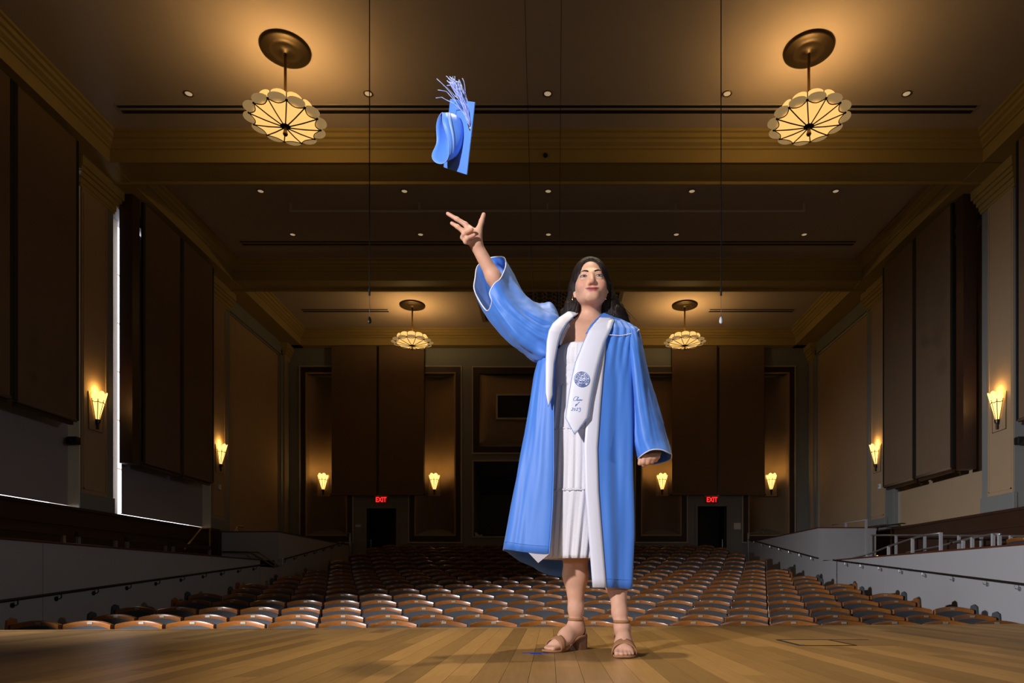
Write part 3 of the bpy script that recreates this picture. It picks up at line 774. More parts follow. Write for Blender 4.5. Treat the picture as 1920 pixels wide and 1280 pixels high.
for o in pend_objs:
    lamp('pendant_bulb', 'POINT', (0, 0, 0.30), None, 55, (1.0, 0.66, 0.27), 0.12, parent=o)

# ---------------------------------------------------------------- sconces
def sconce():
    t = empty('wall_sconce')
    n = 5; k_ = 0
    def pt(a, z):
        f = (z - 0.2) / 0.54; r_ = 0.045 + 0.155 * f
        return (r_ * math.cos(a), -0.03 - r_ * math.sin(a) * 0.85, z)
    for k in range(4):
        a0, a1 = math.pi * k / 4, math.pi * (k + 1) / 4
        tops = 0.70 if k in (0, 3) else 0.76
        rows = []
        for g in (0, 0.3, 0.6, 0.85, 1.0):
            row = []
            for j in range(7):
                f = j / 6; a = a0 + (a1 - a0) * f
                zt = tops - 0.05 * (2 * f - 1) ** 2
                row.append(pt(a, 0.2 + (zt - 0.2) * g))
            rows.append(row)
        MB().grid(rows).build('glass_pane', M['glows'], t, smooth=True, solid=0.006)
    for k in range(5):
        a = math.pi * k / 4
        MB().tube([pt(a, 0.18), pt(a, 0.42), pt(a, 0.60)], 0.009, 6).build('rib', M['darkmetal'], t)
    MB().tube([(x * 1.03, y * 1.03 - 0.002, z) for x, y, z in [pt(math.pi * j / 16, 0.55 - 0.02 * abs(math.sin(j * math.pi / 4))) for j in range(17)]], 0.008, 6).build('band', M['darkmetal'], t)
    MB().lathe([(0, 0.0), (0.022, 0.005), (0.022, 0.12), (0.04, 0.13), (0.05, 0.2), (0.0, 0.21)], 12, (0, -0.05, 0)).build('socket', M['darkmetal'], t)
    MB().box(-0.21, 0.21, -0.008, 0.0, -0.03, 0.72).build('backplate', M['ochre'], t, bevel=0.004)
    b = MB()
    for xa in (-0.215, 0.205): b.box(xa, xa + 0.01, -0.013, 0, -0.035, 0.725)
    b.box(-0.215, 0.215, -0.013, 0, -0.035, -0.025)
    b.build('plate_edge', M['bronze'], t)
    MB().box(-0.02, 0.02, -0.06, -0.0, 0.1, 0.14).build('arm', M['darkmetal'], t)
    return t
sc = None
SC = []
for x, y, rz, lab in ((WL + 0.025, 13.92, R(90), 'on pilaster of windowed wall between the two bays'), (WL + 0.025, 19.12, R(90), 'on pilaster of windowed wall beside white box'),
                      (WR - 0.025, 13.92, R(-90), 'on pilaster of wall without windows, nearer stage'), (WR - 0.025, 19.12, R(-90), 'on pilaster of wall without windows, nearer exits'),
                      (bx(607), BY + 0.0, 0, 'on back wall in niche nearest the windowed wall'), (bx(815), BY, 0, 'on back wall between exit door and booth, windowed side'),
                      (bx(1241), BY, 0, 'on back wall between booth and exit door, farther from windows'), (bx(1445), BY, 0, 'on back wall in niche farthest from windows')):
    if sc is None: sc = sconce(); o = sc
    else: o = copy_tree(sc)
    if rz == 0: y = BY + 0.47 - 0.5 + 0.0
    o.location = (x, y, 3.43); o.rotation_euler = (0, 0, rz)
    tag(o, 'lit fluted glass sconce ' + lab, 'wall sconce', 'fluted glass wall sconces'); SC.append(o)
for o in SC:
    lamp('sconce_bulb', 'POINT', (0, -0.09, 0.78), None, 7, (1.0, 0.58, 0.17), 0.05, parent=o)

# ---------------------------------------------------------------- wires, small devices
for x, lab in ((-2.12, 'nearer the windowed wall'), (2.0, 'farther from the windowed wall')):
    t = empty('hanging_microphone', (x, 8.0, 3.36)); tag(t, 'black choir microphone hanging on long wire, ' + lab, 'microphone', 'hanging choir microphones')
    MB().tube([(0, 0, 0.34), (0, 0, CZ - 3.36)], 0.006, 5).build('wire', M['black'], t)
    MB().tube([(0, 0, 0.30), (0, 0, 0.38)], 0.012, 8).build('wire_grip', M['black'], t)
    MB().tube([(0, 0, 0.03), (0, 0, 0.30)], 0.003, 5).build('lead', M['steel'], t)
    MB().lathe([(0, -0.03), (0.018, -0.02), (0.022, 0.0), (0.018, 0.03), (0.008, 0.05), (0, 0.055)], 12).build('capsule', M['white'] if x > 0 else M['darkmetal'], t, smooth=True)
t = empty('stereo_microphone_bar', (-0.08, 9.65, 4.1)); tag(t, 'microphone bar hung on two thin wires above the rows', 'microphone')
MB().tube([(-0.16, 0, 0.02), (-0.30, 0, CZ - 4.1)], 0.0035, 4).build('wire', M['black'], t)
MB().tube([(0.20, 0, 0.02), (0.24, 0, CZ - 4.1)], 0.0035, 4).build('wire', M['black'], t)
MB().tube([(-0.2, 0, 0), (0.24, 0, 0)], 0.008, 6).build('bar', M['black'], t)
for xx in (-0.17, 0.21):
    MB().tube([(xx, 0, 0.0), (xx * 1.15, -0.06, -0.07)], 0.011, 8).build('capsule', M['black'], t)
for s, X0 in ((-1, WL), (1, WR)):
    t = empty('wall_camera', (X0 - s * 0.0 + (0.0), 13.42, 3.02)); 
    tag(t, 'small black swivel camera on bracket beside sconce pilaster, %s' % ('windowed wall' if s < 0 else 'wall without windows'), 'camera', 'wall mounted cameras')
    MB().box(s * 0.22, s * 0.10, 0.0, 0.07, 0.02, 0.15).build('mount', M['black'], t)
    MB().tube([(s * 0.12, -0.02, 0.05), (s * 0.02, -0.06, 0.0)], 0.02, 8).build('arm', M['black'], t)
    MB().box(-0.09, 0.09, -0.16, -0.02, -0.02, 0.13).build('body', M['black'], t, bevel=0.02)
    MB().tube([(0, -0.15, 0.02), (0, -0.2, 0.0)], 0.05, 12).build('lens', M['darkmetal'], t)
for s, X0, yy in ((-1, WL + 0.02, 19.1), (1, WR - 0.02, 18.95)):
    t = empty('thermostat', (X0, yy, 2.98)); tag(t, 'small white sensor box below sconce, %s' % ('windowed wall' if s < 0 else 'wall without windows'), 'sensor', 'wall sensors')
    MB().box(0, -s * 0.05, -0.06, 0.06, -0.07, 0.07).build('case', M['white'], t, bevel=0.012)
    MB().box(-s * 0.05, -s * 0.056, -0.03, 0.03, 0.0, 0.04).build('face', M['steel'], t)

# ---------------------------------------------------------------- the graduate
M['gown'] = mat('blue_satin', (0.062, 0.215, 0.70), 0.52, var=0.05, scale=5, sheen=0.15, stretch=(3, 3, 1.2), bump=0.25, bscale=3)
M['lining'] = mat('white_satin', (0.74, 0.74, 0.84), 0.45, bump=0.04, bscale=12)
M['dress'] = mat('white_cotton', (0.74, 0.72, 0.76), 0.8, bump=0.15, bscale=160)
M['stole'] = mat('white_stole_satin', (0.78, 0.78, 0.87), 0.5)
M['thread'] = mat('blue_embroidery', (0.07, 0.17, 0.50), 0.7)
M['hair'] = mat('dark_brown_hair', (0.016, 0.009, 0.007), 0.5, var=0.5, scale=12, stretch=(30, 30, 3), bump=0.5, bscale=10, spec=0.25)
M['sandal'] = mat('tan_suede', (0.36, 0.17, 0.075), 0.8, var=0.12, scale=40)
M['heel'] = mat('brown_block_heel', (0.17, 0.07, 0.03), 0.7)
M['gold'] = mat('gold_hoop', (0.75, 0.52, 0.2), 0.2, metal=1.0)
M['eyewhite'] = mat('eye_white', (0.48, 0.44, 0.42), 0.25)
M['iris'] = mat('grey_iris', (0.05, 0.06, 0.075), 0.15)
M['lash'] = mat('dark_lashes', (0.012, 0.008, 0.007), 0.6)
M['nail'] = mat('toe_nail', (0.55, 0.30, 0.25), 0.3)
def skin_material():
    m = bpy.data.materials.new('skin'); m.use_nodes = True; nt = m.node_tree; N = nt.nodes; L = nt.links
    b = N['Principled BSDF']; b.inputs['Roughness'].default_value = 0.55; b.inputs['Specular IOR Level'].default_value = 0.35
    at = N.new('ShaderNodeVertexColor'); at.layer_name = 'tint'
    nz = N.new('ShaderNodeTexNoise'); nz.inputs['Scale'].default_value = 45; nz.inputs['Detail'].default_value = 4
    tc = N.new('ShaderNodeTexCoord'); L.new(tc.outputs['Object'], nz.inputs['Vector'])
    mr = N.new('ShaderNodeMapRange'); mr.inputs['To Min'].default_value = 0.9; mr.inputs['To Max'].default_value = 1.1
    L.new(nz.outputs['Fac'], mr.inputs['Value'])
    hs = N.new('ShaderNodeHueSaturation'); L.new(at.outputs['Color'], hs.inputs['Color']); L.new(mr.outputs['Result'], hs.inputs['Value'])
    L.new(hs.outputs['Color'], b.inputs['Base Color'])
    b.inputs['Subsurface Weight'].default_value = 0.12; b.inputs['Subsurface Radius'].default_value = (0.012, 0.005, 0.003); b.inputs['Subsurface Scale'].default_value = 0.5
    return m
M['skin'] = skin_material()

# --- signed distance modelling -------------------------------------------------
def capsule(a, b, ra, rb):
    a = np.array(a, float); b = np.array(b, float); ab = b - a; L2 = max(ab @ ab, 1e-9)
    def f(p):
        t = np.clip(((p - a) @ ab) / L2, 0, 1)
        return np.linalg.norm(p - a - t[:, None] * ab, axis=1) - (ra + (rb - ra) * t)
    m = max(ra, rb)
    return f, np.minimum(a, b) - m, np.maximum(a, b) + m
def ellips(c, r, rot=None):
    c = np.array(c, float); r = np.array(r, float)
    Rm = None if rot is None else np.array(rot)
    def f(p):
        q = p - c
        if Rm is not None: q = q @ Rm
        k0 = np.linalg.norm(q / r, axis=1); k1 = np.linalg.norm(q / (r * r), axis=1)
        return k0 * (k0 - 1.0) / np.maximum(k1, 1e-9)
    m = r if rot is None else np.full(3, r.max())
    return f, c - m, c + m
class SDF:
    def __init__(s): s.p = []
    def add(s, prim, k=0.0, op='u'):
        s.p.append((prim[0], prim[1], prim[2], k, op)); return s
    def cap(s, a, b, ra, rb=None, k=0.01): return s.add(capsule(a, b, ra, rb if rb is not None else ra), k)
    def ell(s, c, r, k=0.01, op='u', rot=None): return s.add(ellips(c, r, rot), k, op)
    def chain(s, pts, rs, k=0.01, k0=None):
        for i in range(len(pts) - 1): s.cap(pts[i], pts[i + 1], rs[i], rs[i + 1], k if (i or k0 is None) else k0)
        return s
    def mesh(s, h, disp=None):
        adds = [q for q in s.p if q[4] == 'u']
        lo = np.min([q[1] for q in adds], axis=0) - 4 * h; hi = np.max([q[2] for q in adds], axis=0) + 4 * h
        n = np.ceil((hi - lo) / h).astype(int) + 2
        D = np.full(n, 1.0, np.float32)
        B = 16
        nb_ = (n + B - 1) // B
        act = np.zeros(nb_, bool)
        for q in adds:
            a = np.maximum(((q[1] - lo - 3 * h - q[3] * 0.6) / h / B).astype(int), 0); c = np.minimum(((q[2] - lo + 3 * h + q[3] * 0.6) / h / B).astype(int) + 1, nb_)
            act[a[0]:c[0], a[1]:c[1], a[2]:c[2]] = True
        for bi, bj, bk in np.argwhere(act):
            i0 = np.array([bi, bj, bk]) * B; i1 = np.minimum(i0 + B, n)
            g = np.stack(np.meshgrid(*[np.arange(i0[a], i1[a]) for a in range(3)], indexing='ij'), -1).reshape(-1, 3)
            p = lo + g * h
            bl, bh = lo + i0 * h, lo + i1 * h
            d = np.full(len(p), 1.0)
            for f, pl, ph, k, op in s.p:
                mg = k + 4 * h
                if np.any(pl - mg > bh) or np.any(ph + mg < bl): continue
                e = f(p)
                if op == 'u':
                    if k > 0:
                        hh = np.clip(0.5 + 0.5 * (d - e) / k, 0, 1)
                        d = d * (1 - hh) + e * hh - k * hh * (1 - hh)
                    else: d = np.minimum(d, e)
                else:
                    e = -e
                    if k > 0:
                        hh = np.clip(0.5 + 0.5 * (e - d) / k, 0, 1)
                        d = d * (1 - hh) + e * hh + k * hh * (1 - hh)
                    else: d = np.maximum(d, e)
            if disp is not None: d = d + disp(p)
            D[i0[0]:i1[0], i0[1]:i1[1], i0[2]:i1[2]] = d.reshape(i1 - i0)
        ins = D < 0
        c = np.zeros(n - 1, np.int8)
        for dx in (0, 1):
            for dy in (0, 1):
                for dz in (0, 1):
                    c += ins[dx:n[0]-1+dx, dy:n[1]-1+dy, dz:n[2]-1+dz]
        cells = np.argwhere((c > 0) & (c < 8))
        idx = np.full(n - 1, -1, np.int32); idx[tuple(cells.T)] = np.arange(len(cells))
        acc = np.zeros((len(cells), 3)); cnt = np.zeros(len(cells))
        cor = [np.array(q) for q in ((0,0,0),(1,0,0),(0,1,0),(1,1,0),(0,0,1),(1,0,1),(0,1,1),(1,1,1))]
        val = [D[tuple((cells + q).T)].astype(float) for q in cor]
        for a, b_ in ((0,1),(2,3),(4,5),(6,7),(0,2),(1,3),(4,6),(5,7),(0,4),(1,5),(2,6),(3,7)):
            va, vb = val[a], val[b_]; cr = (va < 0) != (vb < 0)
            t = np.where(cr, va / np.where(cr, va - vb, 1), 0)
            pt = cor[a] + (cor[b_] - cor[a]) * t[:, None]
            acc += np.where(cr[:, None], pt, 0); cnt += cr
        V = lo + (cells + acc / cnt[:, None]) * h
        Fs = []
        for ax in range(3):
            u, v = [(1, 2), (2, 0), (0, 1)][ax]
            sl0 = [slice(None)] * 3; sl1 = [slice(None)] * 3
            sl0[ax] = slice(0, -1); sl1[ax] = slice(1, None)
            e = np.argwhere(ins[tuple(sl0)] != ins[tuple(sl1)])
            ok = (e[:, u] > 0) & (e[:, v] > 0) & (e[:, u] < n[u] - 1) & (e[:, v] < n[v] - 1) & (e[:, ax] < n[ax] - 1)
            e = e[ok]
            du = np.zeros(3, int); du[u] = 1; dv = np.zeros(3, int); dv[v] = 1
            q = np.stack([idx[tuple((e - du - dv).T)], idx[tuple((e - dv).T)], idx[tuple(e.T)], idx[tuple((e - du).T)]], 1)
            fl = ins[tuple(e.T)]
            q[~fl] = q[~fl][:, ::-1]
            Fs.append(q)
        Fq = np.concatenate(Fs); Fq = Fq[(Fq >= 0).all(1)]
        return V, Fq
def np_object(name, V, Fq, m, parent, smooth_it=2):
    for _ in range(smooth_it):                       # light relaxing of the net
        S = np.zeros_like(V); C_ = np.zeros(len(V))
        for a in range(4):
            b_ = (a + 1) % 4
            np.add.at(S, Fq[:, a], V[Fq[:, b_]]); np.add.at(C_, Fq[:, a], 1)
            np.add.at(S, Fq[:, b_], V[Fq[:, a]]); np.add.at(C_, Fq[:, b_], 1)
        V = V * 0.5 + 0.5 * S / np.maximum(C_, 1)[:, None]
    me = bpy.data.meshes.new(name)
    me.vertices.add(len(V)); me.vertices.foreach_set('co', V.astype(np.float32).ravel())
    me.loops.add(len(Fq) * 4); me.loops.foreach_set('vertex_index', Fq.astype(np.int32).ravel())
    me.polygons.add(len(Fq)); me.polygons.foreach_set('loop_start', np.arange(len(Fq), dtype=np.int32) * 4)
    me.polygons.foreach_set('use_smooth', np.ones(len(Fq), bool))
    me.update(calc_edges=True); me.validate()
    me.materials.append(m)
    o = bpy.data.objects.new(name, me); link(o, parent)
    return o, V

BD = 2.88
grad = empty('person', (0.14, 2.86, 0.0))
tag(grad, 'woman in blue graduation gown and white stole raising one arm on stage', 'person')
GI = Vector(grad.location)
def adopt(o):                     # parts are modelled in world space; keep them there under the person
    o.parent = grad; o.matrix_parent_inverse = Matrix.Translation(-GI); return o
def W(px, py, d): return np.array(P(px, py, d))

# head frame
HCN = np.array([0.1705, 2.88, 1.5265])
_ph = R(12.0); _rl = R(-2.0); _yw = R(-1.0)
RX = np.array([[1, 0, 0], [0, math.cos(_ph), math.sin(_ph)], [0, -math.sin(_ph), math.cos(_ph)]])
RY = np.array([[math.cos(_rl), 0, math.sin(_rl)], [0, 1, 0], [-math.sin(_rl), 0, math.cos(_rl)]])
RZ = np.array([[math.cos(_yw), -math.sin(_yw), 0], [math.sin(_yw), math.cos(_yw), 0], [0, 0, 1]])
HR = RZ @ RY @ RX
def H(x, y, z): return HCN + HR @ np.array([x, y, z])

S = SDF()
# torso
S.ell((0.145, 2.905, 1.250), (0.112, 0.088, 0.150), 0.04)
S.cap((0.035, 2.905, 1.35), (0.285, 2.905, 1.33), 0.046, 0.046, 0.05)
S.ell((0.092, 2.862, 1.205), (0.055, 0.055, 0.058), 0.03); S.ell((0.192, 2.862, 1.20), (0.055, 0.055, 0.058), 0.03)
S.ell((0.135, 2.905, 1.06), (0.098, 0.075, 0.16), 0.05)
S.ell((0.135, 2.91, 0.86), (0.125, 0.095, 0.14), 0.05)
# neck
S.cap(H(0, 0.045, -0.055), (0.162, 2.935, 1.36), 0.047, 0.054, 0.016)
S.cap((0.162, 2.92, 1.385), (0.06, 2.92, 1.372), 0.035, 0.04, 0.04); S.cap((0.162, 2.92, 1.385), (0.27, 2.92, 1.36), 0.035, 0.04, 0.04)
S.cap((0.150, 2.865, 1.352), (0.07, 2.86, 1.368), 0.012, 0.012, 0.03); S.cap((0.176, 2.865, 1.352), (0.25, 2.86, 1.36), 0.012, 0.012, 0.03)
# head
S.ell(H(0, 0.014, 0.036), (0.070, 0.090, 0.092), 0.02, rot=HR)
S.ell(H(0, -0.022, -0.024), (0.0600, 0.068, 0.060), 0.03, rot=HR)
S.cap(H(-0.008, -0.066, -0.0745), H(0.008, -0.066, -0.0745), 0.0160, 0.0160, 0.024)
S.cap(H(-0.043, -0.005, -0.042), H(-0.011, -0.060, -0.0755), 0.012, 0.015, 0.024); S.cap(H(0.043, -0.005, -0.042), H(0.011, -0.060, -0.0755), 0.013, 0.015, 0.024)
for s_ in (-1, 1):
    S.ell(H(s_ * 0.037, -0.064, -0.029), (0.021, 0.021, 0.020), 0.022, rot=HR)             # cheek
    S.ell(H(s_ * 0.025, -0.073, 0.024), (0.018, 0.010, 0.009), 0.022, rot=HR)              # brow
for s_ in (-1, 1): S.ell(H(s_ * 0.030, -0.104, 0.003), (0.018, 0.019, 0.012), 0.014, 's', rot=HR)   # socket
for s_ in (-1, 1): S.ell(H(s_ * 0.031, -0.071, 0.001), (0.0165, 0.0150, 0.0125), 0.005, rot=HR)     # lids
S.chain([H(0, -0.081, 0.012), H(0, -0.092, -0.014), H(0, -0.103, -0.033)], [0.0065, 0.0078, 0.0095], 0.009, 0.014)
S.ell(H(0, -0.1025, -0.036), (0.0105, 0.0095, 0.0085), 0.007, rot=HR)
for s_ in (-1, 1):
    S.ell(H(s_ * 0.0120, -0.0925, -0.038), (0.0065, 0.0085, 0.0065), 0.007, rot=HR)
for s_ in (-1, 1): S.ell(H(s_ * 0.0062, -0.0975, -0.0455), (0.0034, 0.0045, 0.0032), 0.003, 's', rot=HR)
# mouth with a slight smile
lipU = [H(-0.0270, -0.0720, -0.0500), H(-0.011, -0.0835, -0.0572), H(0, -0.0850, -0.0585), H(0.011, -0.0835, -0.0572), H(0.0270, -0.0720, -0.0500)]
lipL = [H(-0.0240, -0.0725, -0.0530), H(-0.009, -0.0825, -0.0635), H(0.009, -0.0825, -0.0635), H(0.0240, -0.0725, -0.0530)]
S.chain(lipU, [0.0028, 0.0040, 0.0040, 0.0040, 0.0028], 0.006, 0.008)
S.chain(lipL, [0.0028, 0.0048, 0.0048, 0.0028], 0.006, 0.008)
for s_ in (-1, 1):
    S.ell(H(s_ * 0.069, 0.012, -0.018), (0.010, 0.019, 0.031), 0.008, rot=HR)               # ear
# raised arm
shR, elR, wrR = W(1048, 632, 2.90), W(949, 563, 2.84), W(895, 463, 2.765)
S.chain([shR, elR], [0.038, 0.033], 0.03, 0.04)
S.chain([elR, elR * 0.55 + wrR * 0.45, wrR], [0.033, 0.0295, 0.0245], 0.02)
def finger(pts, r0, r1):
    n_ = len(pts); S.chain([W(*p) for p in pts], [1.1 * (r0 + (r1 - r0) * i / (n_ - 1)) for i in range(n_)], 0.005, 0.012)
S.ell(W(886, 444, 2.752), (0.024, 0.020, 0.040), 0.015, rot=np.array([[0.88, 0, -0.47], [0, 1, 0], [0.47, 0, 0.88]]))
S.cap(W(893, 458, 2.76), W(880, 436, 2.745), 0.022, 0.021, 0.015)
S.cap(W(894, 452, 2.755), W(897, 437, 2.752), 0.018, 0.014, 0.015)
finger([(884, 433, 2.755), (873, 421, 2.742), (857, 411, 2.735), (839.5, 400.5, 2.735)], 0.0105, 0.0068)
finger([(878, 439, 2.745), (869, 434, 2.735), (858, 425, 2.728), (847, 418.5, 2.728)], 0.0105, 0.0068)
finger([(878, 447, 2.742), (868, 445, 2.722), (870, 438, 2.705), (884, 430.5, 2.708)], 0.0105, 0.0078)
finger([(881, 454, 2.742), (873.5, 453, 2.722), (876, 447, 2.708), (889, 441, 2.712)], 0.0098, 0.0070)
finger([(896, 444, 2.752), (899, 428, 2.752), (903, 415, 2.756), (907, 402.5, 2.762)], 0.0125, 0.0082)
# lowered arm and loose fist
shL, elL, wrL = W(1176, 640, 2.90), W(1203, 740, 2.905), W(1222, 836, 2.84)
S.chain([shL, elL, wrL], [0.036, 0.036, 0.027], 0.03, 0.03)
S.ell(W(1222, 851, 2.832), (0.031, 0.024, 0.034), 0.015)
finger([(1214, 846, 2.815), (1209, 855, 2.798), (1206, 866, 2.80), (1207, 872, 2.812)], 0.0115, 0.0085)
finger([(1221, 847, 2.812), (1218, 858, 2.795), (1214, 867, 2.802), (1214, 868, 2.825)], 0.0110, 0.0085)
finger([(1228, 848, 2.812), (1226, 858, 2.797), (1222, 865, 2.806), (1221, 865, 2.828)], 0.0108, 0.0082)
finger([(1235, 849, 2.818), (1233, 856, 2.805), (1229, 862, 2.812), (1227, 862, 2.83)], 0.0098, 0.0075)
finger([(1212, 842, 2.83), (1205, 854, 2.818), (1201, 862, 2.812), (1199, 869, 2.812)], 0.0110, 0.0075)
# legs
hipR, knR, anR = np.array([0.07, 2.91, 0.80]), W(1079, 1036, 2.93), W(1080, 1168, 2.945)
hipL, knL, anL = np.array([0.215, 2.905, 0.80]), np.array([0.272, 2.865, 0.37]), W(1164, 1172, 2.775)
S.chain([hipR, knR], [0.068, 0.054], 0.03); S.chain([hipL, knL], [0.068, 0.052], 0.03)
def calf(a, b_, r0, rm, r1):
    m = a * 0.68 + b_ * 0.32 + np.array([0, 0.012, 0]); S.chain([a, m, b_ * 0.8 + a * 0.2, b_], [r0, rm, r1 * 1.15, r1], 0.03)
calf(knR, anR, 0.052, 0.0505, 0.0250); calf(knL, anL, 0.047, 0.0440, 0.0235)
# feet, each in a frame: x heel->toe, y across, z up
FEET = []
for heel, toe, an in (((0.138, 2.975), (-0.022, 2.825), anR), ((0.297, 2.815), (0.283, 2.598), anL)):
    hx = np.array([heel[0], heel[1], 0.0]); ax = np.array([toe[0] - heel[0], toe[1] - heel[1], 0.0]); Lf = np.linalg.norm(ax); ax /= Lf
    ay = np.array([-ax[1], ax[0], 0.0]); FEET.append((hx, ax, ay, Lf))
    def Q(x, y, z, hx=hx, ax=ax, ay=ay): return hx + ax * x + ay * y + np.array([0, 0, z])
    k = Lf / 0.22
    S.chain([an, Q(0.040 * k, 0, 0.115)], [0.0245, 0.027], 0.02)
    S.ell(Q(0.028, 0, 0.088), (0.030, 0.030, 0.030), 0.02)
    S.chain([Q(0.045, 0, 0.105), Q(0.10 * k, 0, 0.070), Q(0.155 * k, 0, 0.034)], [0.028, 0.026, 0.019], 0.02)
    S.chain([Q(0.03, 0, 0.082), Q(0.09 * k, 0, 0.052), Q(0.15 * k, 0, 0.028)], [0.024, 0.024, 0.019], 0.02)
    for yy in (-0.022, 0.022): S.chain([Q(0.11 * k, yy * 0.7, 0.045), Q(0.165 * k, yy, 0.024)], [0.020, 0.015], 0.02)
    for yy, xt, rr in ((-0.029, 0.200, 0.0115), (-0.0105, 0.206, 0.0090), (0.005, 0.202, 0.0085), (0.019, 0.196, 0.0080), (0.031, 0.188, 0.0078)):
        sgn = 1 if heel[0] < 0.2 else 1
        yv = yy * (1 if heel[0] > 0.2 else -1)
        S.cap(Q(0.165 * k, yv * 0.92, 0.024), Q(xt * k, yv, 0.0165), rr, rr * 0.95, 0.006)
V, Fq = S.mesh(0.003)
body, V = np_object('body', V, Fq, M['skin'], grad, 2)
adopt(body)
# skin tint by place: lips, cheeks, nose, knuckles, and shade painted in at mouth and eyes
base = np.array(srgb(214, 164, 136)); colr = np.tile(base, (len(V), 1))
def blend(center, rad, c, amt):
    global colr
    d = np.linalg.norm((V - np.array(center)) / np.array(rad), axis=1); a = np.clip(1.4 * (1 - d), 0, 1)[:, None] * amt
    colr = colr * (1 - a) + np.array(c) * a
for s_ in (-1, 1): blend(H(s_ * 0.040, -0.072, -0.030), (0.024, 0.03, 0.022), srgb(214, 140, 118), 0.7)
blend(H(0, -0.112, -0.036), (0.015, 0.015, 0.013), srgb(216, 145, 122), 0.5)
def seglist(pts, rs, c, amt, lim=0.0046):
    global colr
    for i in range(len(pts) - 1):
        f, _, _ = capsule(pts[i], pts[i + 1], rs[i], rs[i + 1]); d = f(V)
        a = np.clip((lim - d) / 0.0022, 0, 1)[:, None] * amt; colr = colr * (1 - a) + np.array(c) * a
seglist(lipU, [0.002, 0.0042, 0.0035, 0.0042, 0.002], srgb(172, 84, 90), 0.9)
seglist(lipL, [0.002, 0.005, 0.005, 0.002], srgb(186, 98, 100), 0.9)
seglist([H(-0.0300, -0.0770, -0.0490), H(-0.011, -0.0900, -0.0608), H(0.011, -0.0900, -0.0608), H(0.0300, -0.0770, -0.0490)], [0.0006, 0.0010, 0.0010, 0.0006], srgb(105, 48, 46), 0.9, 0.0028)  # dark line painted in for the crease shade between the lips
for q in ((839.5, 400.5, 2.735), (847, 418.5, 2.728), (907, 402.5, 2.762), (884, 430.5, 2.708), (889, 441, 2.712)): blend(W(*q), (0.014,) * 3, srgb(220, 150, 130), 0.6)
for s_ in (-1, 1): blend(H(s_ * 0.031, -0.090, 0.004), (0.020, 0.012, 0.010), srgb(168, 118, 100), 0.45)  # eye sockets darkened: shading painted into the skin tint
ca = body.data.color_attributes.new('tint', 'FLOAT_COLOR', 'POINT')
ca.data.foreach_set('color', np.concatenate([colr, np.ones((len(V), 1))], 1).astype(np.float32).ravel())

# eyes, brows, lashes
for s_ in (-1, 1):
    cx, cy, cz = s_ * 0.031, -0.071, 0.001
    def onlid(dx, dz, out): 
        yy = -0.0150 * math.sqrt(max(0.02, 1 - (dx / 0.0165) ** 2 - (dz / 0.0125) ** 2)) - out
        return H(cx + dx, cy + yy, cz + dz)
    hw = 0.0145
    def up(t): return 0.0043 * (1 - t * t) ** 0.8 + 0.0005 * t * s_
    def dn(t): return -0.0024 * (1 - t * t) - 0.0
    rows = []
    for g in range(5):
        rows.append([onlid(t * hw, dn(t) + (up(t) - dn(t)) * g / 4, 0.0016) for t in [-1 + k / 8 for k in range(17)]])
    e = adopt(MB().grid(rows).build('eye', M['eyewhite'], grad, smooth=True))
    rows = [[onlid(0.0005 + rr * math.cos(a), 0.0006 + max(-0.0028, min(rr * math.sin(a), 0.0030)), 0.0022) for a in [2 * math.pi * k / 16 for k in range(16)]] for rr in (0.0, 0.0025, 0.0046)]
    o = MB().grid(rows, closed=True).build('iris', M['iris'], e, smooth=True)
    o = MB().tube([onlid(t * hw * 1.06, up(min(1, abs(t)) * (1 if t > 0 else -1)) + 0.0009, 0.0018) for t in [-1 + k / 6 for k in range(13)]], [0.0008] + [0.0019] * 11 + [0.0010], 5).build('lash_line', M['lash'], e)
    o = MB().tube([onlid(t * hw, dn(t) - 0.0004, 0.0014) for t in [-1 + k / 6 for k in range(13)]], 0.0006, 5).build('lower_lash_line', M['lash'], e)
    bpts = [(0.0125, -0.0855, 0.0215), (0.016, -0.0860, 0.0235), (0.021, -0.0855, 0.0255), (0.027, -0.0838, 0.0272), (0.033, -0.0808, 0.0278), (0.039, -0.0765, 0.0268), (0.0440, -0.0735, 0.0245), (0.0475, -0.0700, 0.0215)]
    o = MB().tube([H(s_ * a, b_ - 0.001, c_) for a, b_, c_ in bpts], [0.0024, 0.0034, 0.0037, 0.0036, 0.0032, 0.0027, 0.0021, 0.0012], 8).build('eyebrow', M['lash'], grad, smooth=True); adopt(o)
    ec = H(s_ * 0.0735, 0.004, -0.042)
    o = MB().tube([ec + np.array([0.004 * math.cos(a) * s_, 0.010 * math.cos(a), 0.0]) + np.array([0.010 * math.cos(a), 0, 0.019 * math.sin(a)]) for a in [2 * math.pi * k / 24 for k in range(24)]], 0.0017, 6, closed=True).build('hoop_earring', M['gold'], grad, smooth=True); adopt(o)

# hair
S2 = SDF()
S2.ell(H(0, 0.018, 0.051), (0.080, 0.096, 0.096), 0.01, rot=HR)
S2.ell(H(0, 0.055, -0.04), (0.079, 0.066, 0.10), 0.03, rot=HR)
left = [H(-0.066, 0.02, 0.02), H(-0.078, 0.035, -0.06), H(-0.090, 0.055, -0.13), W(1058, 590, 2.965)]
right = [H(0.066, 0.02, 0.02), H(0.080, 0.035, -0.05), H(0.096, 0.05, -0.105), W(1158, 580, 2.955), W(1179, 608, 2.945)]
S2.chain(left, [0.026, 0.030, 0.034, 0.026], 0.03); S2.chain(right, [0.026, 0.032, 0.034, 0.025, 0.009], 0.03)
S2.chain([H(0, 0.09, 0.0), H(0, 0.10, -0.12), W(1112, 600, 3.02)], [0.06, 0.065, 0.05], 0.03)
S2.ell(H(0, -0.062, -0.045), (0.0655, 0.085, 0.112), 0.004, 's', rot=HR)
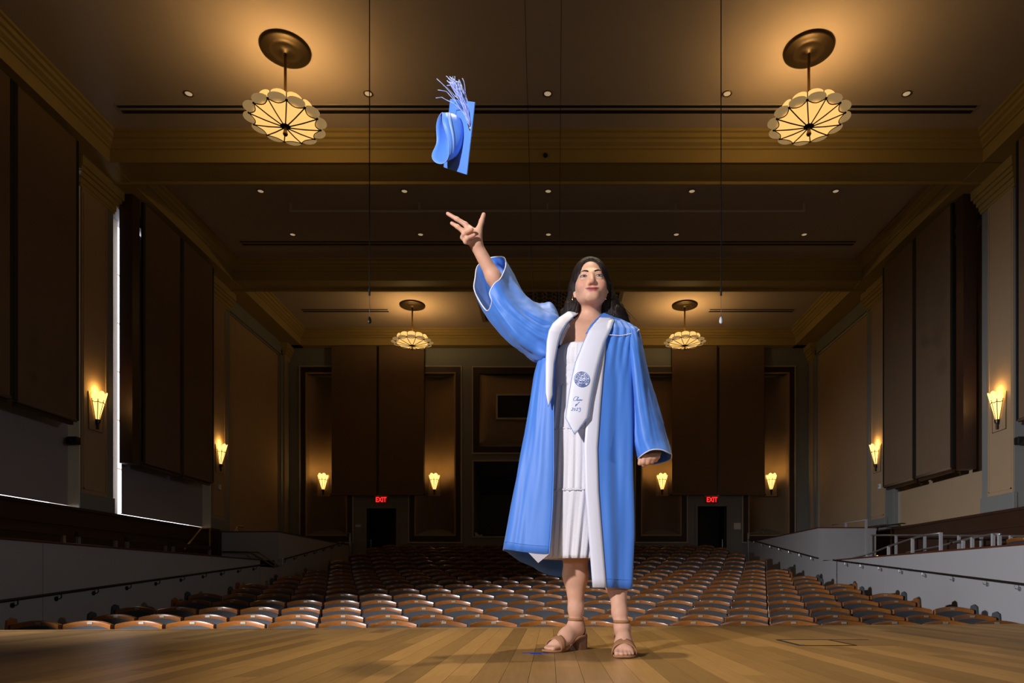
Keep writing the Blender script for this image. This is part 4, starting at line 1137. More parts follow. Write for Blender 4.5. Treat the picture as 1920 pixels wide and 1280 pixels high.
S2.ell(H(0.0, -0.110, 0.04), (0.064, 0.064, 0.080), 0.008, 's', rot=HR)
S2.add(capsule(H(0, 0.0, -0.10), (0.162, 2.90, 1.33), 0.060, 0.07), 0.006, 's')
def hairdisp(p):
    q = (p - HCN) @ HR
    ang = np.arctan2(q[:, 0], q[:, 1] + 0.10)
    return (0.0006 + 0.0014 * np.clip((q[:, 1] + 0.05) * 12, 0, 1)) * np.sin(ang * 62 + 9 * q[:, 2] + 2.5 * np.sin(q[:, 2] * 38)) + 0.003 * np.sin(q[:, 2] * 55 + ang * 5) * np.clip(-q[:, 2] * 9, 0, 1)
V2, F2 = S2.mesh(0.003, hairdisp)
ho, V2 = np_object('hair', V2, F2, M['hair'], grad, 1); adopt(ho)
q = MB(); r2 = random.Random(3)
for k in range(70):
    side = -1 if r2.random() < 0.45 else 1
    path = left if side < 0 else right
    off = np.array([r2.gauss(0, 0.009), r2.gauss(0, 0.009), 0.0]); pts = []; ph = r2.random() * 6; ext = r2.uniform(0.75, 1.0)
    for j in range(10):
        t = j / 9 * ext * (len(path) - 1); i = min(int(t), len(path) - 2); f = t - i
        p_ = np.array(path[i]) * (1 - f) + np.array(path[i + 1]) * f + off * (0.5 + 1.1 * j / 9)
        p_ = p_ + np.array([0.004 * math.sin(j * 1.3 + ph), 0.0, 0]) ; pts.append(p_)
    q.tube(pts, [0.0035 - 0.0028 * (j / 9) for j in range(10)], 4)
adopt(q.build('loose_strands', M['hair'], grad, smooth=True))['kind'] = 'stuff'

# --- dress -----------------------------------------------------------------
def ring_loft(levels, n, fold=0.0, nf=0, seed=0, foldfn=None):
    rows = []
    r3 = random.Random(seed); phs = [r3.random() * 6.28 for _ in range(6)]
    for li, (py, xl, xr, yf, yb) in enumerate(levels):
        z = CAMZ + (VY - py) * yf / F; ym = (yf + yb) / 2
        X0, X1 = (xl - VX) * ym / F, (xr - VX) * ym / F
        row = []
        for k in range(n):
            a = 2 * math.pi * k / n
            ff = foldfn(li, a) if foldfn else 0
            row.append(((X0 + X1) / 2 + math.sin(a) * ((X1 - X0) / 2 + ff), ym - math.cos(a) * ((yb - yf) / 2 + ff), z))
        rows.append(row)
    return rows
def smooth_levels(tab, m):
    ks = np.linspace(0, len(tab) - 1, m); T = np.array(tab, float); i = np.minimum(ks.astype(int), len(tab) - 2); f = (ks - i)[:, None]
    return [tuple(r_) for r_ in T[i] * (1 - f) + T[i + 1] * f]
bod = smooth_levels([(640, 1044, 1140, 2.795, 2.985), (652, 1036, 1148, 2.783, 2.99), (668, 1034, 1150, 2.783, 2.995), (680, 1036, 1148, 2.79, 2.995), (700, 1038, 1144, 2.80, 2.99), (720, 1038, 1144, 2.804, 2.99)], 22)
dress = empty('dress', parent=grad); dress.matrix_parent_inverse = Matrix.Translation(-GI)
rows = ring_loft(bod, 120, foldfn=lambda li, a: 0.0034 * math.sin(a * 46 + 0.6 * math.sin(a * 7)) * (1 if 1 < li < 12 else 0.25) + (0.0018 * math.sin(li * 2.4 + a * 2) if li > 12 else 0))
MB().grid(rows, closed=True).build('bodice', M['dress'], dress, smooth=True, solid=0.003)
def tier(tab, m, nf, amp, seed):
    r3 = random.Random(seed); ph = [r3.uniform(0, 6.28) for _ in range(5)]
    L = smooth_levels(tab, m)
    rows = ring_loft(L, 160, foldfn=lambda li, a: amp * (0.35 + 0.65 * li / (m - 1)) * (math.sin(a * nf + ph[0] + 1.3 * math.sin(3 * a + ph[1]) + 0.05 * li) + 0.6 * math.sin(a * nf * 1.7 + ph[2] + 2.0 * math.sin(2 * a + ph[3]))))
    MB().grid(rows, closed=True).build('skirt_tier', M['dress'], dress, smooth=True, solid=0.003)
tier([(716, 1038, 1144, 2.804, 2.99), (760, 1034, 1150, 2.797, 3.0), (803, 1029, 1156, 2.79, 3.01)], 12, 25, 0.0035, 1)
tier([(799, 1029, 1156, 2.788, 3.01), (860, 1026, 1160, 2.785, 3.02), (919, 1024, 1160, 2.782, 3.03)], 16, 31, 0.0050, 2)
tier([(914, 1024, 1158, 2.784, 3.025), (980, 1022, 1148, 2.788, 3.03), (1046, 1022, 1136, 2.795, 3.03)], 18, 27, 0.0060, 3)
for py, xl, xr, yf, yb in ((801, 1029, 1156, 2.786, 3.012), (917, 1024, 1160, 2.779, 3.032)):
    lv = ring_loft([(py, xl, xr, yf, yb)], 140, foldfn=lambda li, a: 0.0025 * math.sin(a * 40))[0]
    lv = [(x, y, z + 0.003 * math.sin(k * 1.9)) for k, (x, y, z) in enumerate(lv)]
    MB().tube(lv, 0.0035, 5, closed=True).build('ruffle', M['dress'], dress, smooth=True)

# --- gown ------------------------------------------------------------------
gown = empty('gown', parent=grad); gown.matrix_parent_inverse = Matrix.Translation(-GI)
GT = [(586, 1068, 1150, 1084, 1132, 2.885, 2.92, 2.975), (593, 1052, 1164, 1074, 1126, 2.86, 2.92, 2.99), (602, 1040, 1184, 1063, 1120, 2.835, 2.915, 3.0),
      (612, 1032, 1194, 1056, 1117, 2.815, 2.91, 3.0), (625, 1028, 1195, 1051, 1114, 2.80, 2.90, 3.0), (645, 1020, 1190, 1046, 1111, 2.782, 2.89, 3.0), (670, 1010, 1186, 1042, 1109, 2.772, 2.89, 3.01),
      (700, 1003, 1185, 1040, 1106, 2.768, 2.89, 3.02), (760, 994, 1186, 1038, 1101, 2.762, 2.89, 3.04), (840, 984, 1187, 1038, 1095, 2.758, 2.89, 3.06),
      (920, 971, 1188, 1038, 1097, 2.752, 2.88, 3.08), (1000, 959, 1187, 1036, 1103, 2.748, 2.88, 3.1), (1101, 946, 1181, 1030, 1111, 2.742, 2.87, 3.1)]
GL = smooth_levels(GT, 73)
def gpoint(row, u):               # u 0..4 : front-left edge, left side, back, right side, front-right edge
    py, xl, xr, oL, oR, yf, ym, yb = row
    XL, XR = (xl - VX) * ym / F, (xr - VX) * ym / F
    OL, OR = (oL - VX) * yf / F, (oR - VX) * yf / F
    XC = (XL + XR) / 2
    q_ = math.pi / 2
    if u <= 1: return OL + (XL - OL) * math.sin(u * q_), ym + (yf - ym) * math.cos(u * q_) ** 0.6
    if u <= 2: return XC + (XL - XC) * math.cos((u - 1) * q_), ym + (yb - ym) * math.sin((u - 1) * q_)
    if u <= 3: return XC + (XR - XC) * math.sin((u - 2) * q_), ym + (yb - ym) * math.cos((u - 2) * q_)
    return XR + (OR - XR) * (1 - math.cos((u - 3) * q_)), ym + (yf - ym) * math.sin((u - 3) * q_) ** 0.55
ZH = [0.405, 0.43, 0.315, 0.262, 0.270]
def zhem(u):
    i = min(int(u), 3); f = u - i; f = f * f * (3 - 2 * f)
    return ZH[i] * (1 - f) + ZH[i + 1] * f
ZS, ZB = 1.25, CAMZ + (VY - 1101) * 2.742 / F
def gz(row, u):
    z = CAMZ + (VY - row[0]) * row[5] / F
    if z < ZS: z = ZS - (ZS - z) * (ZS - zhem(u)) / (ZS - ZB)
    return z
def gfold(li, u):
    g = li / 72.0
    a = 0.012 * max(0, g - 0.12) * (math.sin(u * 9.5 + 1.5 * g + 0.7) + 0.6 * math.sin(u * 17 + 2.2 * g) + 0.25 * math.sin(u * 31))
    edge_ = min(1.0, min(u, 4 - u) / 0.5 + 0.10)
    a = a * edge_
    if u < 1: a *= 0.35 + 0.4 * u
    zz = g * 1.2
    a += edge_ * min(1, g * 4) * (0.010 * noise.noise(Vector((u * 1.9, zz * 1.6, 0.3))) + 0.006 * noise.noise(Vector((u * 5.0 + zz * 1.4, zz * 3.0, 4.1))) + 0.003 * noise.noise(Vector((u * 11.0, zz * 7.0, 9.0))))
    # gathers under the yoke on the lowered-arm shoulder
    if u > 2.9 and 0.16 < g < 0.6: a += 0.006 * math.sin(u * 48) * max(0, 1 - abs(g - 0.3) / 0.3) * edge_
    return a
def gsurf(li, u, off=0.0):
    row = GL[li]; x, y = gpoint(row, u)
    e = 0.01; xa, ya = gpoint(row, max(0, u - e)); xb, yb_ = gpoint(row, min(4, u + e))
    tx, ty = xb - xa, yb_ - ya; L = math.hypot(tx, ty) or 1
    nx, ny = ty / L, -tx / L        # outward for this winding?
    cx = (row[1] + row[2]) / 2; X0 = (cx - VX) * row[6] / F
    if (x - X0) * nx + (y - row[6]) * ny < 0: nx, ny = -nx, -ny
    a = gfold(li, u) + off
    return (x + nx * a, y + ny * a, gz(row, u))
us = [4 * k / 140 for k in range(141)]
rows = [[gsurf(li, u) for u in us] for li in range(len(GL))]
MB().grid(rows).build('gown_body', M['gown'], gown, smooth=True, solid=0.0035)
# white facing down the front edge
rows = []
for li in range(8, len(GL)):
    row = GL[li]; wpx = 24 + 2 * (li / 72)
    u = 4.0; best = None
    OR = (row[4] - VX) * row[5] / F
    us2 = [4 - 0.62 * k / 6 for k in range(7)]
    pts = []
    for uu in us2: pts.append(gsurf(li, uu, 0.0045))
    # resample by width
    tgt = wpx * row[5] / F; acc = 0; out = [pts[0]]
    full = [gsurf(li, 4 - 0.9 * k / 60, 0.0045) for k in range(61)]
    for n_ in range(1, 6):
        w_ = tgt * n_ / 5
        for a_ in range(60):
            if full[a_ + 1][0] - full[0][0] >= w_:
                f = (w_ - (full[a_][0] - full[0][0])) / max(1e-9, full[a_ + 1][0] - full[a_][0])
                out.append(tuple(full[a_][c_] * (1 - f) + full[a_ + 1][c_] * f for c_ in range(3))); break
        else: out.append(full[-1])
    rows.append(out)
MB().grid(rows).build('white_facing', M['lining'], gown, smooth=True, solid=0.003)
# small turned corner of white facing at the other hem
c0 = gsurf(72, 0.0); c1 = gsurf(72, 0.30); c2 = (c0[0] - 0.045, c0[1] + 0.03, c0[2] - 0.035)
MB().add([c0, c1, c2, (c0[0] - 0.005, c0[1] + 0.012, c0[2] + 0.05), (c1[0], c1[1] + 0.012, c1[2] + 0.05)], [(0, 1, 2), (0, 1, 4, 3)]).build('turned_corner', M['lining'], gown, solid=0.003)
# hem and front edge piping
MB().tube([gsurf(71, u, 0.002) for u in us[::2]], 0.0016, 5).build('hem_stitch', M['thread'], gown)
MB().tube([gsurf(li, 0.0, 0.003) for li in range(6, 73, 2)], 0.0022, 5).build('front_edge', M['gown'], gown)

def catmull(a, b, c, d, t): 
    return [0.5 * ((2 * b[i]) + (-a[i] + c[i]) * t + (2 * a[i] - 5 * b[i] + 4 * c[i] - d[i]) * t * t + (-a[i] + 3 * b[i] - 3 * c[i] + d[i]) * t ** 3) for i in range(3)]
def loop_resample(pts, n):
    out = []; m = len(pts)
    for k in range(n):
        t = k / n * m; i = int(t); f = t - i
        out.append(catmull(pts[(i - 1) % m], pts[i % m], pts[(i + 1) % m], pts[(i + 2) % m], f))
    return out
def sleeve(loops, nseg, n, fold, name):
    LR = [loop_resample([tuple(W(*p)) for p in lp], n) for lp in loops]
    rows = []
    for s_ in range(len(LR) - 1):
        for j in range(nseg):
            t = j / nseg
            rows.append([catmull(LR[max(0, s_ - 1)][k], LR[s_][k], LR[s_ + 1][k], LR[min(len(LR) - 1, s_ + 2)][k], t) for k in range(n)])
    rows.append(LR[-1])
    m = len(rows); out = []
    for i, row in enumerate(rows):
        c = np.mean(np.array(row), axis=0); nr = []
        for k, p_ in enumerate(row):
            d = np.array(p_) - c; a = fold(i / (m - 1), k / n)
            v_ = Vector(p_); e_ = min(1, (m - 1 - i) / 6) * min(1, i / 4)
            an_ = 6.2832 * k / n; tt = i / (m - 1)
            a += e_ * (0.013 * noise.noise(Vector((math.cos(an_) * 2.2, math.sin(an_) * 2.2, tt * 1.3 + n))) + 0.008 * noise.noise(Vector((math.cos(an_) * 5, math.sin(an_) * 5, tt * 2.4))) + 0.002 * noise.noise(v_ * 40))
            nr.append(tuple(np.array(p_) + d / (np.linalg.norm(d) + 1e-9) * a))
        out.append(nr)
    o = MB().grid(out, closed=True).build(name, M['gown'], gown, smooth=True, solid=0.003)
    MB().tube(out[-1], 0.0026, 6, closed=True).build('cuff_edge', M['lining'], gown, smooth=True)
    inn = [tuple(np.array(p_) * 0.985 + np.mean(np.array(out[-2 if m > 2 else -1]), axis=0) * 0.015) for p_ in out[-3]]
    return o
CR = [(890, 546, 2.87), (891, 520, 2.93), (896, 498, 2.97), (917, 484, 2.99), (943, 482, 2.95), (948.5, 495, 2.87), (944, 511, 2.79), (937, 524, 2.745), (927, 532, 2.73), (918, 549, 2.735), (922, 566, 2.745), (912, 582, 2.80)]
R2 = [(915, 592, 2.87), (915, 560, 2.95), (921, 525, 2.99), (941, 507, 3.0), (958, 507, 2.95), (963, 524, 2.87), (960, 540, 2.79), (954, 552, 2.745), (946, 565, 2.73), (940, 582, 2.735), (940, 598, 2.75), (928, 609, 2.80)]
R3 = [(944, 630, 2.88), (944, 595, 2.96), (950, 565, 3.0), (966, 550, 3.0), (978, 549, 2.95), (985, 557, 2.87), (986, 570, 2.79), (983, 583, 2.75), (978, 598, 2.735), (972, 615, 2.74), (966, 630, 2.76), (955, 641, 2.82)]
R4 = [(977, 655, 2.91), (975, 632, 2.98), (981, 600, 3.01), (995, 577, 3.01), (1006, 568, 2.96), (1013, 573, 2.88), (1016, 588, 2.80), (1016, 605, 2.76), (1013, 624, 2.745), (1008, 641, 2.75), (1000, 655, 2.78), (988, 664, 2.84)]
R5 = [(1003, 674, 2.93), (1003, 650, 2.99), (1010, 615, 3.02), (1018, 588, 3.0), (1027, 571, 2.96), (1037, 575, 2.89), (1044, 592, 2.825), (1045, 612, 2.79), (1043, 634, 2.775), (1037, 654, 2.772), (1027, 668, 2.78), (1013, 678, 2.84)]
R6 = [(1036, 660, 2.94), (1036, 640, 2.98), (1038, 616, 2.98), (1042, 602, 2.97), (1047, 596, 2.95), (1050, 600, 2.92), (1053, 610, 2.89), (1054, 620, 2.88), (1053, 634, 2.87), (1050, 647, 2.87), (1046, 655, 2.88), (1041, 662, 2.91)]
sleeve([R6, R5, R4, R3, R2, CR], 9, 72, lambda t, u: 0.0045 * math.sin(u * 6.28 * 6 + 4 * t) * math.sin(t * 3.14) + 0.006 * math.sin(u * 6.28 * 3 + 7 * t + 1) * math.sin(t * 3.14) + (0.004 * math.sin(u * 6.28 * 14) * max(0, 1 - abs(t - 0.18) / 0.18)), 'raised_sleeve')
def band(py, xl, xr, yf, yb, sl=0, n=12):
    xm, hw = (xl + xr) / 2, (xr - xl) / 2; ym, hd = (yf + yb) / 2, (yb - yf) / 2
    out = []
    for k in range(n):
        a = 2 * math.pi * k / n       # 0 = front
        out.append((xm + hw * math.sin(a), py + sl * math.cos(a), ym - hd * math.cos(a)))
    return out
A1 = band(611, 1158, 1186, 2.86, 2.97); A2 = band(618, 1164, 1199, 2.83, 2.98); A3 = band(655, 1170, 1208, 2.80, 2.99); A4 = band(710, 1177, 1220, 2.785, 2.99)
A5 = band(770, 1180, 1236, 2.775, 2.98); A6 = band(822, 1183, 1250, 2.765, 2.975, -1)
A7 = [(1222, 843, 2.745), (1240, 843, 2.755), (1254, 849, 2.78), (1259, 852, 2.84), (1257, 861, 2.90), (1245, 866, 2.94), (1229, 870, 2.95), (1212, 869, 2.94), (1200, 865, 2.90), (1196, 861, 2.84), (1200, 856, 2.79), (1209, 849, 2.76)]
sleeve([A1, A2, A3, A4, A5, A6, A7], 8, 72, lambda t, u: 0.004 * math.sin(u * 6.28 * 5 + 3 * t) * math.sin(t * 3.14) + 0.007 * math.sin(u * 6.28 * 2 + 5 * t + 0.5) * math.sin(t * 3.14) ** 2 + 0.003 * math.sin(u * 6.28 * 16) * max(0, 1 - abs(t - 0.2) / 0.2), 'lowered_sleeve')
# yoke piping
MB().tube([gsurf(25, 3.95, 0.006), gsurf(25, 3.8, 0.009), gsurf(25, 3.62, 0.009), gsurf(24, 3.48, 0.009), gsurf(22, 3.34, 0.006), gsurf(18, 3.2, 0.007), gsurf(14, 3.1, 0.006)], 0.0022, 5).build('yoke_piping', M['lining'], gown, smooth=True)
MB().tube([W(1031, 580, 2.87), W(1034, 590, 2.83), W(1043, 598, 2.805)], 0.0022, 5).build('yoke_piping', M['lining'], gown, smooth=True)

# --- stole -------------------------------------------------------------------
stole = empty('stole', parent=grad); stole.matrix_parent_inverse = Matrix.Translation(-GI)
def tail(tab, tip, name, nx=6):
    T = smooth_levels(tab, 49); rows = []
    for (xa, ya, da, xb, yb_, db) in T:
        row = []
        for k in range(nx + 1):
            f = k / nx; d_ = da * (1 - f) + db * f - 0.006 * math.sin(f * math.pi)
            row.append(tuple(W(xa * (1 - f) + xb * f, ya * (1 - f) + yb_ * f, d_)))
        rows.append(row)
    last = T[-1]; tp = W(*tip)
    for g in (0.35, 0.7, 0.97):
        rows.append([tuple(np.array(p_) * (1 - g) + tp * g) for p_ in rows[48]])
    MB().grid(rows).build(name, M['stole'], stole, smooth=True, solid=0.004)
    ed = [r_[0] for r_ in rows[4:]] + [tuple(tp)] + [r_[-1] for r_ in rows[4:]][::-1]
    MB().tube([(x, y - 0.001, z) for x, y, z in ed], 0.0017, 5).build('stole_trim', M['thread2'], stole, smooth=True)
    return rows
M['thread2'] = mat('pale_blue_cord', (0.13, 0.28, 0.66), 0.6)
tail([(1080, 580, 2.90, 1084, 588, 2.88), (1064, 585, 2.865, 1074, 595, 2.835), (1049, 595, 2.80, 1063, 606, 2.79), (1036, 607, 2.76, 1057, 616, 2.765), (1029, 620, 2.744, 1052, 626, 2.755),
      (1025, 640, 2.740, 1047, 641, 2.748), (1023, 682, 2.745, 1039, 682, 2.75), (1023, 710, 2.74, 1037, 712, 2.745), (1023, 736, 2.735, 1036, 741, 2.742)], (1028, 762, 2.737), 'stole_tail')
RT = tail([(1132, 588, 2.885, 1138, 587, 2.905), (1122, 598, 2.85, 1148, 593, 2.875), (1113, 608, 2.815, 1151, 601, 2.835), (1104, 620, 2.79, 1146, 616, 2.80), (1095, 640, 2.768, 1134, 641, 2.772),
      (1079, 680, 2.748, 1123, 681, 2.752), (1072, 710, 2.742, 1116, 711, 2.746), (1066, 745, 2.738, 1109, 747, 2.742), (1060.5, 783, 2.735, 1103.5, 783, 2.738)], (1077.5, 814, 2.735), 'stole_tail')
nk = [W(1080, 580, 2.90), W(1079, 580, 2.94), W(1088, 588, 2.985), W(1110, 592, 2.998), W(1132, 590, 2.985), W(1140, 585, 2.945), W(1138, 587, 2.905)]
nk2 = [p_ + np.array([0, 0.012, -0.045]) for p_ in nk]
MB().grid([nk, nk2]).build('neck_band', M['stole'], stole, smooth=True, solid=0.004, sub=1)
# standing collar of the gown inside the stole
MB().grid([[W(1104, 620, 2.80), W(1113, 606, 2.825), W(1122, 596, 2.86), W(1131, 586, 2.895), W(1136, 584, 2.93)], [W(1098, 626, 2.80), W(1107, 610, 2.825), W(1116, 600, 2.86), W(1125, 591, 2.89), W(1131, 588, 2.92)]]).build('collar', M['gown'], gown, smooth=True, solid=0.003)
MB().grid([[W(1079, 583, 2.92), W(1070, 592, 2.87), W(1060, 606, 2.83), W(1052, 624, 2.80), W(1048, 645, 2.785)], [W(1085, 590, 2.90), W(1077, 600, 2.87), W(1067, 613, 2.835), W(1058, 632, 2.81), W(1051, 650, 2.80)]]).build('neck_ruffle', M['dress'], dress, smooth=True, solid=0.004, sub=1)
def on_stole(px, py, off):
    best = min((abs(VX + F * p_[0] / p_[1] - px) + abs(VY - F * (p_[2] - CAMZ) / p_[1] - py), p_[1]) for r_ in RT for p_ in r_)
    return Vector(W(px, py, best[1] - off))
# embroidered seal and lettering on the hanging tail
ctr = on_stole(1091, 711, 0.0022); xa = (on_stole(1099, 711.3, 0.0022) - ctr).normalized(); up_ = (on_stole(1094, 691, 0.0022) - ctr).normalized()
up_ = (up_ - xa * up_.dot(xa)).normalized(); nn = xa.cross(up_)
def spt(a, b_): return ctr + xa * a + up_ * b_ + nn * 0.0015
Rr = 14.4 * 2.7345 / F
seal = MB()
seal.tube([spt(Rr * math.cos(a), Rr * math.sin(a)) for a in [2 * math.pi * k / 40 for k in range(40)]], 0.0011, 4, closed=True)
seal.tube([spt(Rr * 0.62 * math.cos(a), Rr * 0.62 * math.sin(a)) for a in [2 * math.pi * k / 32 for k in range(32)]], 0.0008, 4, closed=True)
so = seal.build('seal', M['thread'], stole)
q = MB()
for k in range(34):
    a = R(-38) + R(256) * k / 33
    if k % 7 == 6: continue
    q.tube([spt(Rr * 0.71 * math.cos(a), Rr * 0.71 * math.sin(a)), spt(Rr * 0.80 * math.cos(a + 0.06 * (k % 2)), Rr * 0.80 * math.sin(a + 0.06 * (k % 2))), spt(Rr * 0.90 * math.cos(a), Rr * 0.90 * math.sin(a))], 0.0009, 4)
for k in range(12):
    a = R(238) + R(64) * k / 11
    q.tube([spt(Rr * 0.70 * math.cos(a), Rr * 0.70 * math.sin(a)), spt(Rr * 0.9 * math.cos(a), Rr * 0.9 * math.sin(a))], 0.0009, 4)
q.build('seal_ring_marks', M['thread'], so)
q = MB()
sh = [(-0.42, 0.30), (-0.2, 0.44), (0.05, 0.36), (0.25, 0.46), (0.45, 0.32), (0.46, -0.10), (0.30, -0.36), (0.0, -0.5), (-0.30, -0.36), (-0.46, -0.08)]
q.tube([spt(a * Rr, b_ * Rr) for a, b_ in sh], 0.0009, 4, closed=True)
for o_ in (0.0, 0.16): q.tube([spt((-0.42 + o_) * Rr, (0.16 + o_ * 0.9) * Rr), spt((0.28 + o_) * Rr, (-0.30 + o_ * 0.9) * Rr)], 0.001, 4)
q.tube([spt(-0.28 * Rr, -0.28 * Rr), spt(0.1 * Rr, -0.30 * Rr), spt(0.2 * Rr, -0.36 * Rr)], 0.0014, 4)
q.tube([spt(0.0 * Rr, 0.28 * Rr), spt(0.3 * Rr, 0.28 * Rr)], 0.0012, 4)
q.build('seal_shield', M['thread'], so)
from mathutils.bvhtree import BVHTree
nr_, nc_ = len(RT), len(RT[0])
BV = BVHTree.FromPolygons([Vector(p_) for r_ in RT for p_ in r_], [(i_ * nc_ + k_, i_ * nc_ + k_ + 1, (i_ + 1) * nc_ + k_ + 1, (i_ + 1) * nc_ + k_) for i_ in range(nr_ - 1) for k_ in range(nc_ - 1)])
CAMP = Vector((0, 0, CAMZ))
def cloth_pt(cx_, cy_):             # stitch points measured on the photograph, laid on the stole cloth
    d_ = (Vector(W(1068 + cx_ / 14.22, 690 + cy_ / 14.22, 2.7)) - CAMP).normalized()
    hit = BV.ray_cast(CAMP, d_)[0]
    return (hit if hit else Vector(W(1068 + cx_ / 14.22, 690 + cy_ / 14.22, 2.735))) + Vector((0, -0.0022, 0))
SCRIPT = {'Class': [[(222, 775), (195, 760), (160, 762), (122, 798), (100, 848), (118, 870), (152, 868), (182, 850)], [(182, 850), (208, 815), (238, 782), (228, 774), (198, 825), (186, 862), (204, 866)],
                    [(238, 842), (220, 840), (210, 858), (224, 868), (240, 850), (240, 866), (254, 862)], [(254, 862), (272, 838), (277, 858), (262, 868)], [(284, 862), (305, 838), (312, 858), (298, 870), (345, 846)]],
          'of': [[(192, 960), (172, 964), (160, 980), (180, 990), (195, 972), (206, 960)], [(206, 960), (240, 922), (266, 904), (232, 935), (190, 985), (152, 1020), (164, 990), (202, 974)]],
          '2023': [[(68, 1078), (84, 1060), (96, 1075), (76, 1110), (36, 1130), (60, 1124), (82, 1135)], [(132, 1072), (112, 1105), (118, 1130), (136, 1128), (151, 1095), (142, 1072), (132, 1072)],
                   [(188, 1082), (206, 1064), (221, 1076), (200, 1110), (164, 1135), (190, 1127), (216, 1140)], [(245, 1076), (270, 1060), (291, 1076), (268, 1100), (291, 1112), (286, 1140), (256, 1162), (235, 1155)]]}
for word, strokes in SCRIPT.items():
    q = MB()
    for st_ in strokes:
        pts = []
        for i_ in range(len(st_) - 1):
            g_ = [(*st_[max(0, i_ - 1)], 0), (*st_[i_], 0), (*st_[i_ + 1], 0), (*st_[min(len(st_) - 1, i_ + 2)], 0)]
            for t_ in (0, 0.33, 0.67): pts.append(catmull(*g_, t_))
        pts.append((*st_[-1], 0))
        q.tube([cloth_pt(a_[0], a_[1]) for a_ in pts], 0.0010, 5)
    q.build('lettering', M['thread'], stole, smooth=True)
e_ = None

# --- sandals ------------------------------------------------------------------
for fi, (hx, ax, ay, Lf) in enumerate(FEET):
    sd = empty('sandal', parent=grad); sd.matrix_parent_inverse = Matrix.Translation(-GI)
    k = Lf / 0.22
    def Q(x, y, z): return tuple(hx + ax * x + ay * y + np.array([0, 0, z]))
    prof = [(-0.012, 0.020, 0.062), (0.01, 0.031, 0.060), (0.05, 0.033, 0.055), (0.085 * k, 0.031, 0.036), (0.12 * k, 0.038, 0.014), (0.15 * k, 0.044, 0.007), (0.18 * k, 0.044, 0.005), (0.205 * k, 0.036, 0.006), (0.222 * k, 0.018, 0.008)]
    rows = [[Q(x, w_ * f, z) for f in (-1, -0.5, 0, 0.5, 1)] for x, w_, z in prof]
    MB().grid(rows).build('sole', M['sandal'], sd, smooth=True, solid=0.009)
    hb_ = MB(); n_ = 14
    ring = [(0.022 + 0.036 * math.copysign(abs(math.cos(a)) ** 0.5, math.cos(a)), 0.030 * math.copysign(abs(math.sin(a)) ** 0.5, math.sin(a))) for a in [2 * math.pi * j / n_ for j in range(n_)]]
    hb_.grid([[Q(x * s0 + 0.0, y * s0, z) for x, y in ring] for z, s0 in ((0.0, 0.94), (0.03, 0.96), (0.058, 1.0))], closed=True)
    hb_.add([Q(x * 0.94, y * 0.94, 0.0) for x, y in ring], [tuple(range(n_))])
    hb_.build('block_heel', M['heel'], sd, smooth=False)
    rows = []
    for x, hgt in ((0.146 * k, 0.0695), (0.156 * k, 0.064), (0.166 * k, 0.058), (0.174 * k, 0.053)):
        rows.append([Q(x - 0.010 * (1 - abs(math.cos(a))), 0.0475 * math.cos(a), 0.008 + (hgt - 0.008) * math.sin(a) ** 0.75) for a in [math.pi * j / 14 for j in range(15)]])
    MB().grid(rows).build('toe_strap', M['sandal'], sd, smooth=True, solid=0.004)
    an = (anR, anL)[fi]
    zc = 0.132
    cc = np.array([an[0], an[1], 0]) * 0.55 + np.array([*(hx + ax * 0.04 * k)[:2], 0]) * 0.45
    for dz in (0.0,):
        rows = [[(cc[0] + 0.0325 * math.cos(a), cc[1] + 0.0330 * math.sin(a), zc + z) for a in [2 * math.pi * j / 28 for j in range(28)]] for z in (-0.006, 0.006)]
        MB().grid(rows, closed=True).build('ankle_strap', M['sandal'], sd, smooth=True, solid=0.004)
    rows = []
    for z in (0.060, 0.085, 0.11, 0.137):
        f = (z - 0.06) / 0.077; half = R(75) * (1 - 0.78 * f); rr = 0.032 - 0.003 * f
        c_ = np.array(Q(0.024, 0, 0)) * (1 - f) + np.array([cc[0], cc[1], 0]) * f
        rows.append([tuple(c_ + (-ax * math.cos(t) + ay * math.sin(t)) * (rr + 0.003) + np.array([0, 0, z])) for t in [-half + 2 * half * j / 8 for j in range(9)]])
    MB().grid(rows).build('heel_counter', M['heel'], sd, smooth=True, solid=0.004)
    for yy, xt, rr in ((-0.029, 0.200, 0.0068), (-0.0105, 0.206, 0.005), (0.005, 0.202, 0.0045), (0.019, 0.196, 0.004), (0.031, 0.188, 0.004)):
        yv = yy * (1 if fi else -1)
        c_ = Q(xt * k + 0.002, yv, 0.0165 + rr * 1.25); rr *= 0.75
        adopt(MB().lathe([(0, 0.0022), (rr * 0.8, 0.0016), (rr, 0.0)], 10, c_).build('toenail', M['nail'], grad, smooth=True))

# ---------------------------------------------------------------- tossed mortarboard
CD = 2.75
cc = Vector(P(860, 256, CD))
vdir = (cc - Vector((0, 0, CAMZ))).normalized()
uu = (Vector((0, 0, 1)) - vdir * vdir.z).normalized(); rr_ = vdir.cross(uu).normalized()
axA = (rr_ * 0.12 + uu * 0.99).normalized()
axB = rr_ * 0.385 - uu * 0.07 - vdir * 0.92; axB = (axB - axA * axB.dot(axA)).normalized()
axN = axA.cross(axB).normalized()
if axN.dot(rr_) < 0: axN = -axN
capo = empty('mortarboard', cc); tag(capo, 'blue graduation cap with flying tassel tossed in the air', 'graduation cap')
def C3(a, b_, n_): return tuple(axA * a + axB * b_ + axN * n_)
hs = 0.121
M['capl'] = mat('pale_blue_edging', (0.26, 0.42, 0.85), 0.5)
M['capm'] = mat('blue_cap_cloth', (0.11, 0.30, 0.85), 0.5, var=0.05, scale=6, sheen=0.2)
q = MB(); q.add([C3(a, b_, n_) for n_ in (-0.003, 0.003) for a, b_ in ((-hs, -hs), (hs, -hs), (hs, hs), (-hs, hs))], [(0, 1, 2, 3), (4, 5, 6, 7), (0, 1, 5, 4), (1, 2, 6, 5), (2, 3, 7, 6), (3, 0, 4, 7)])
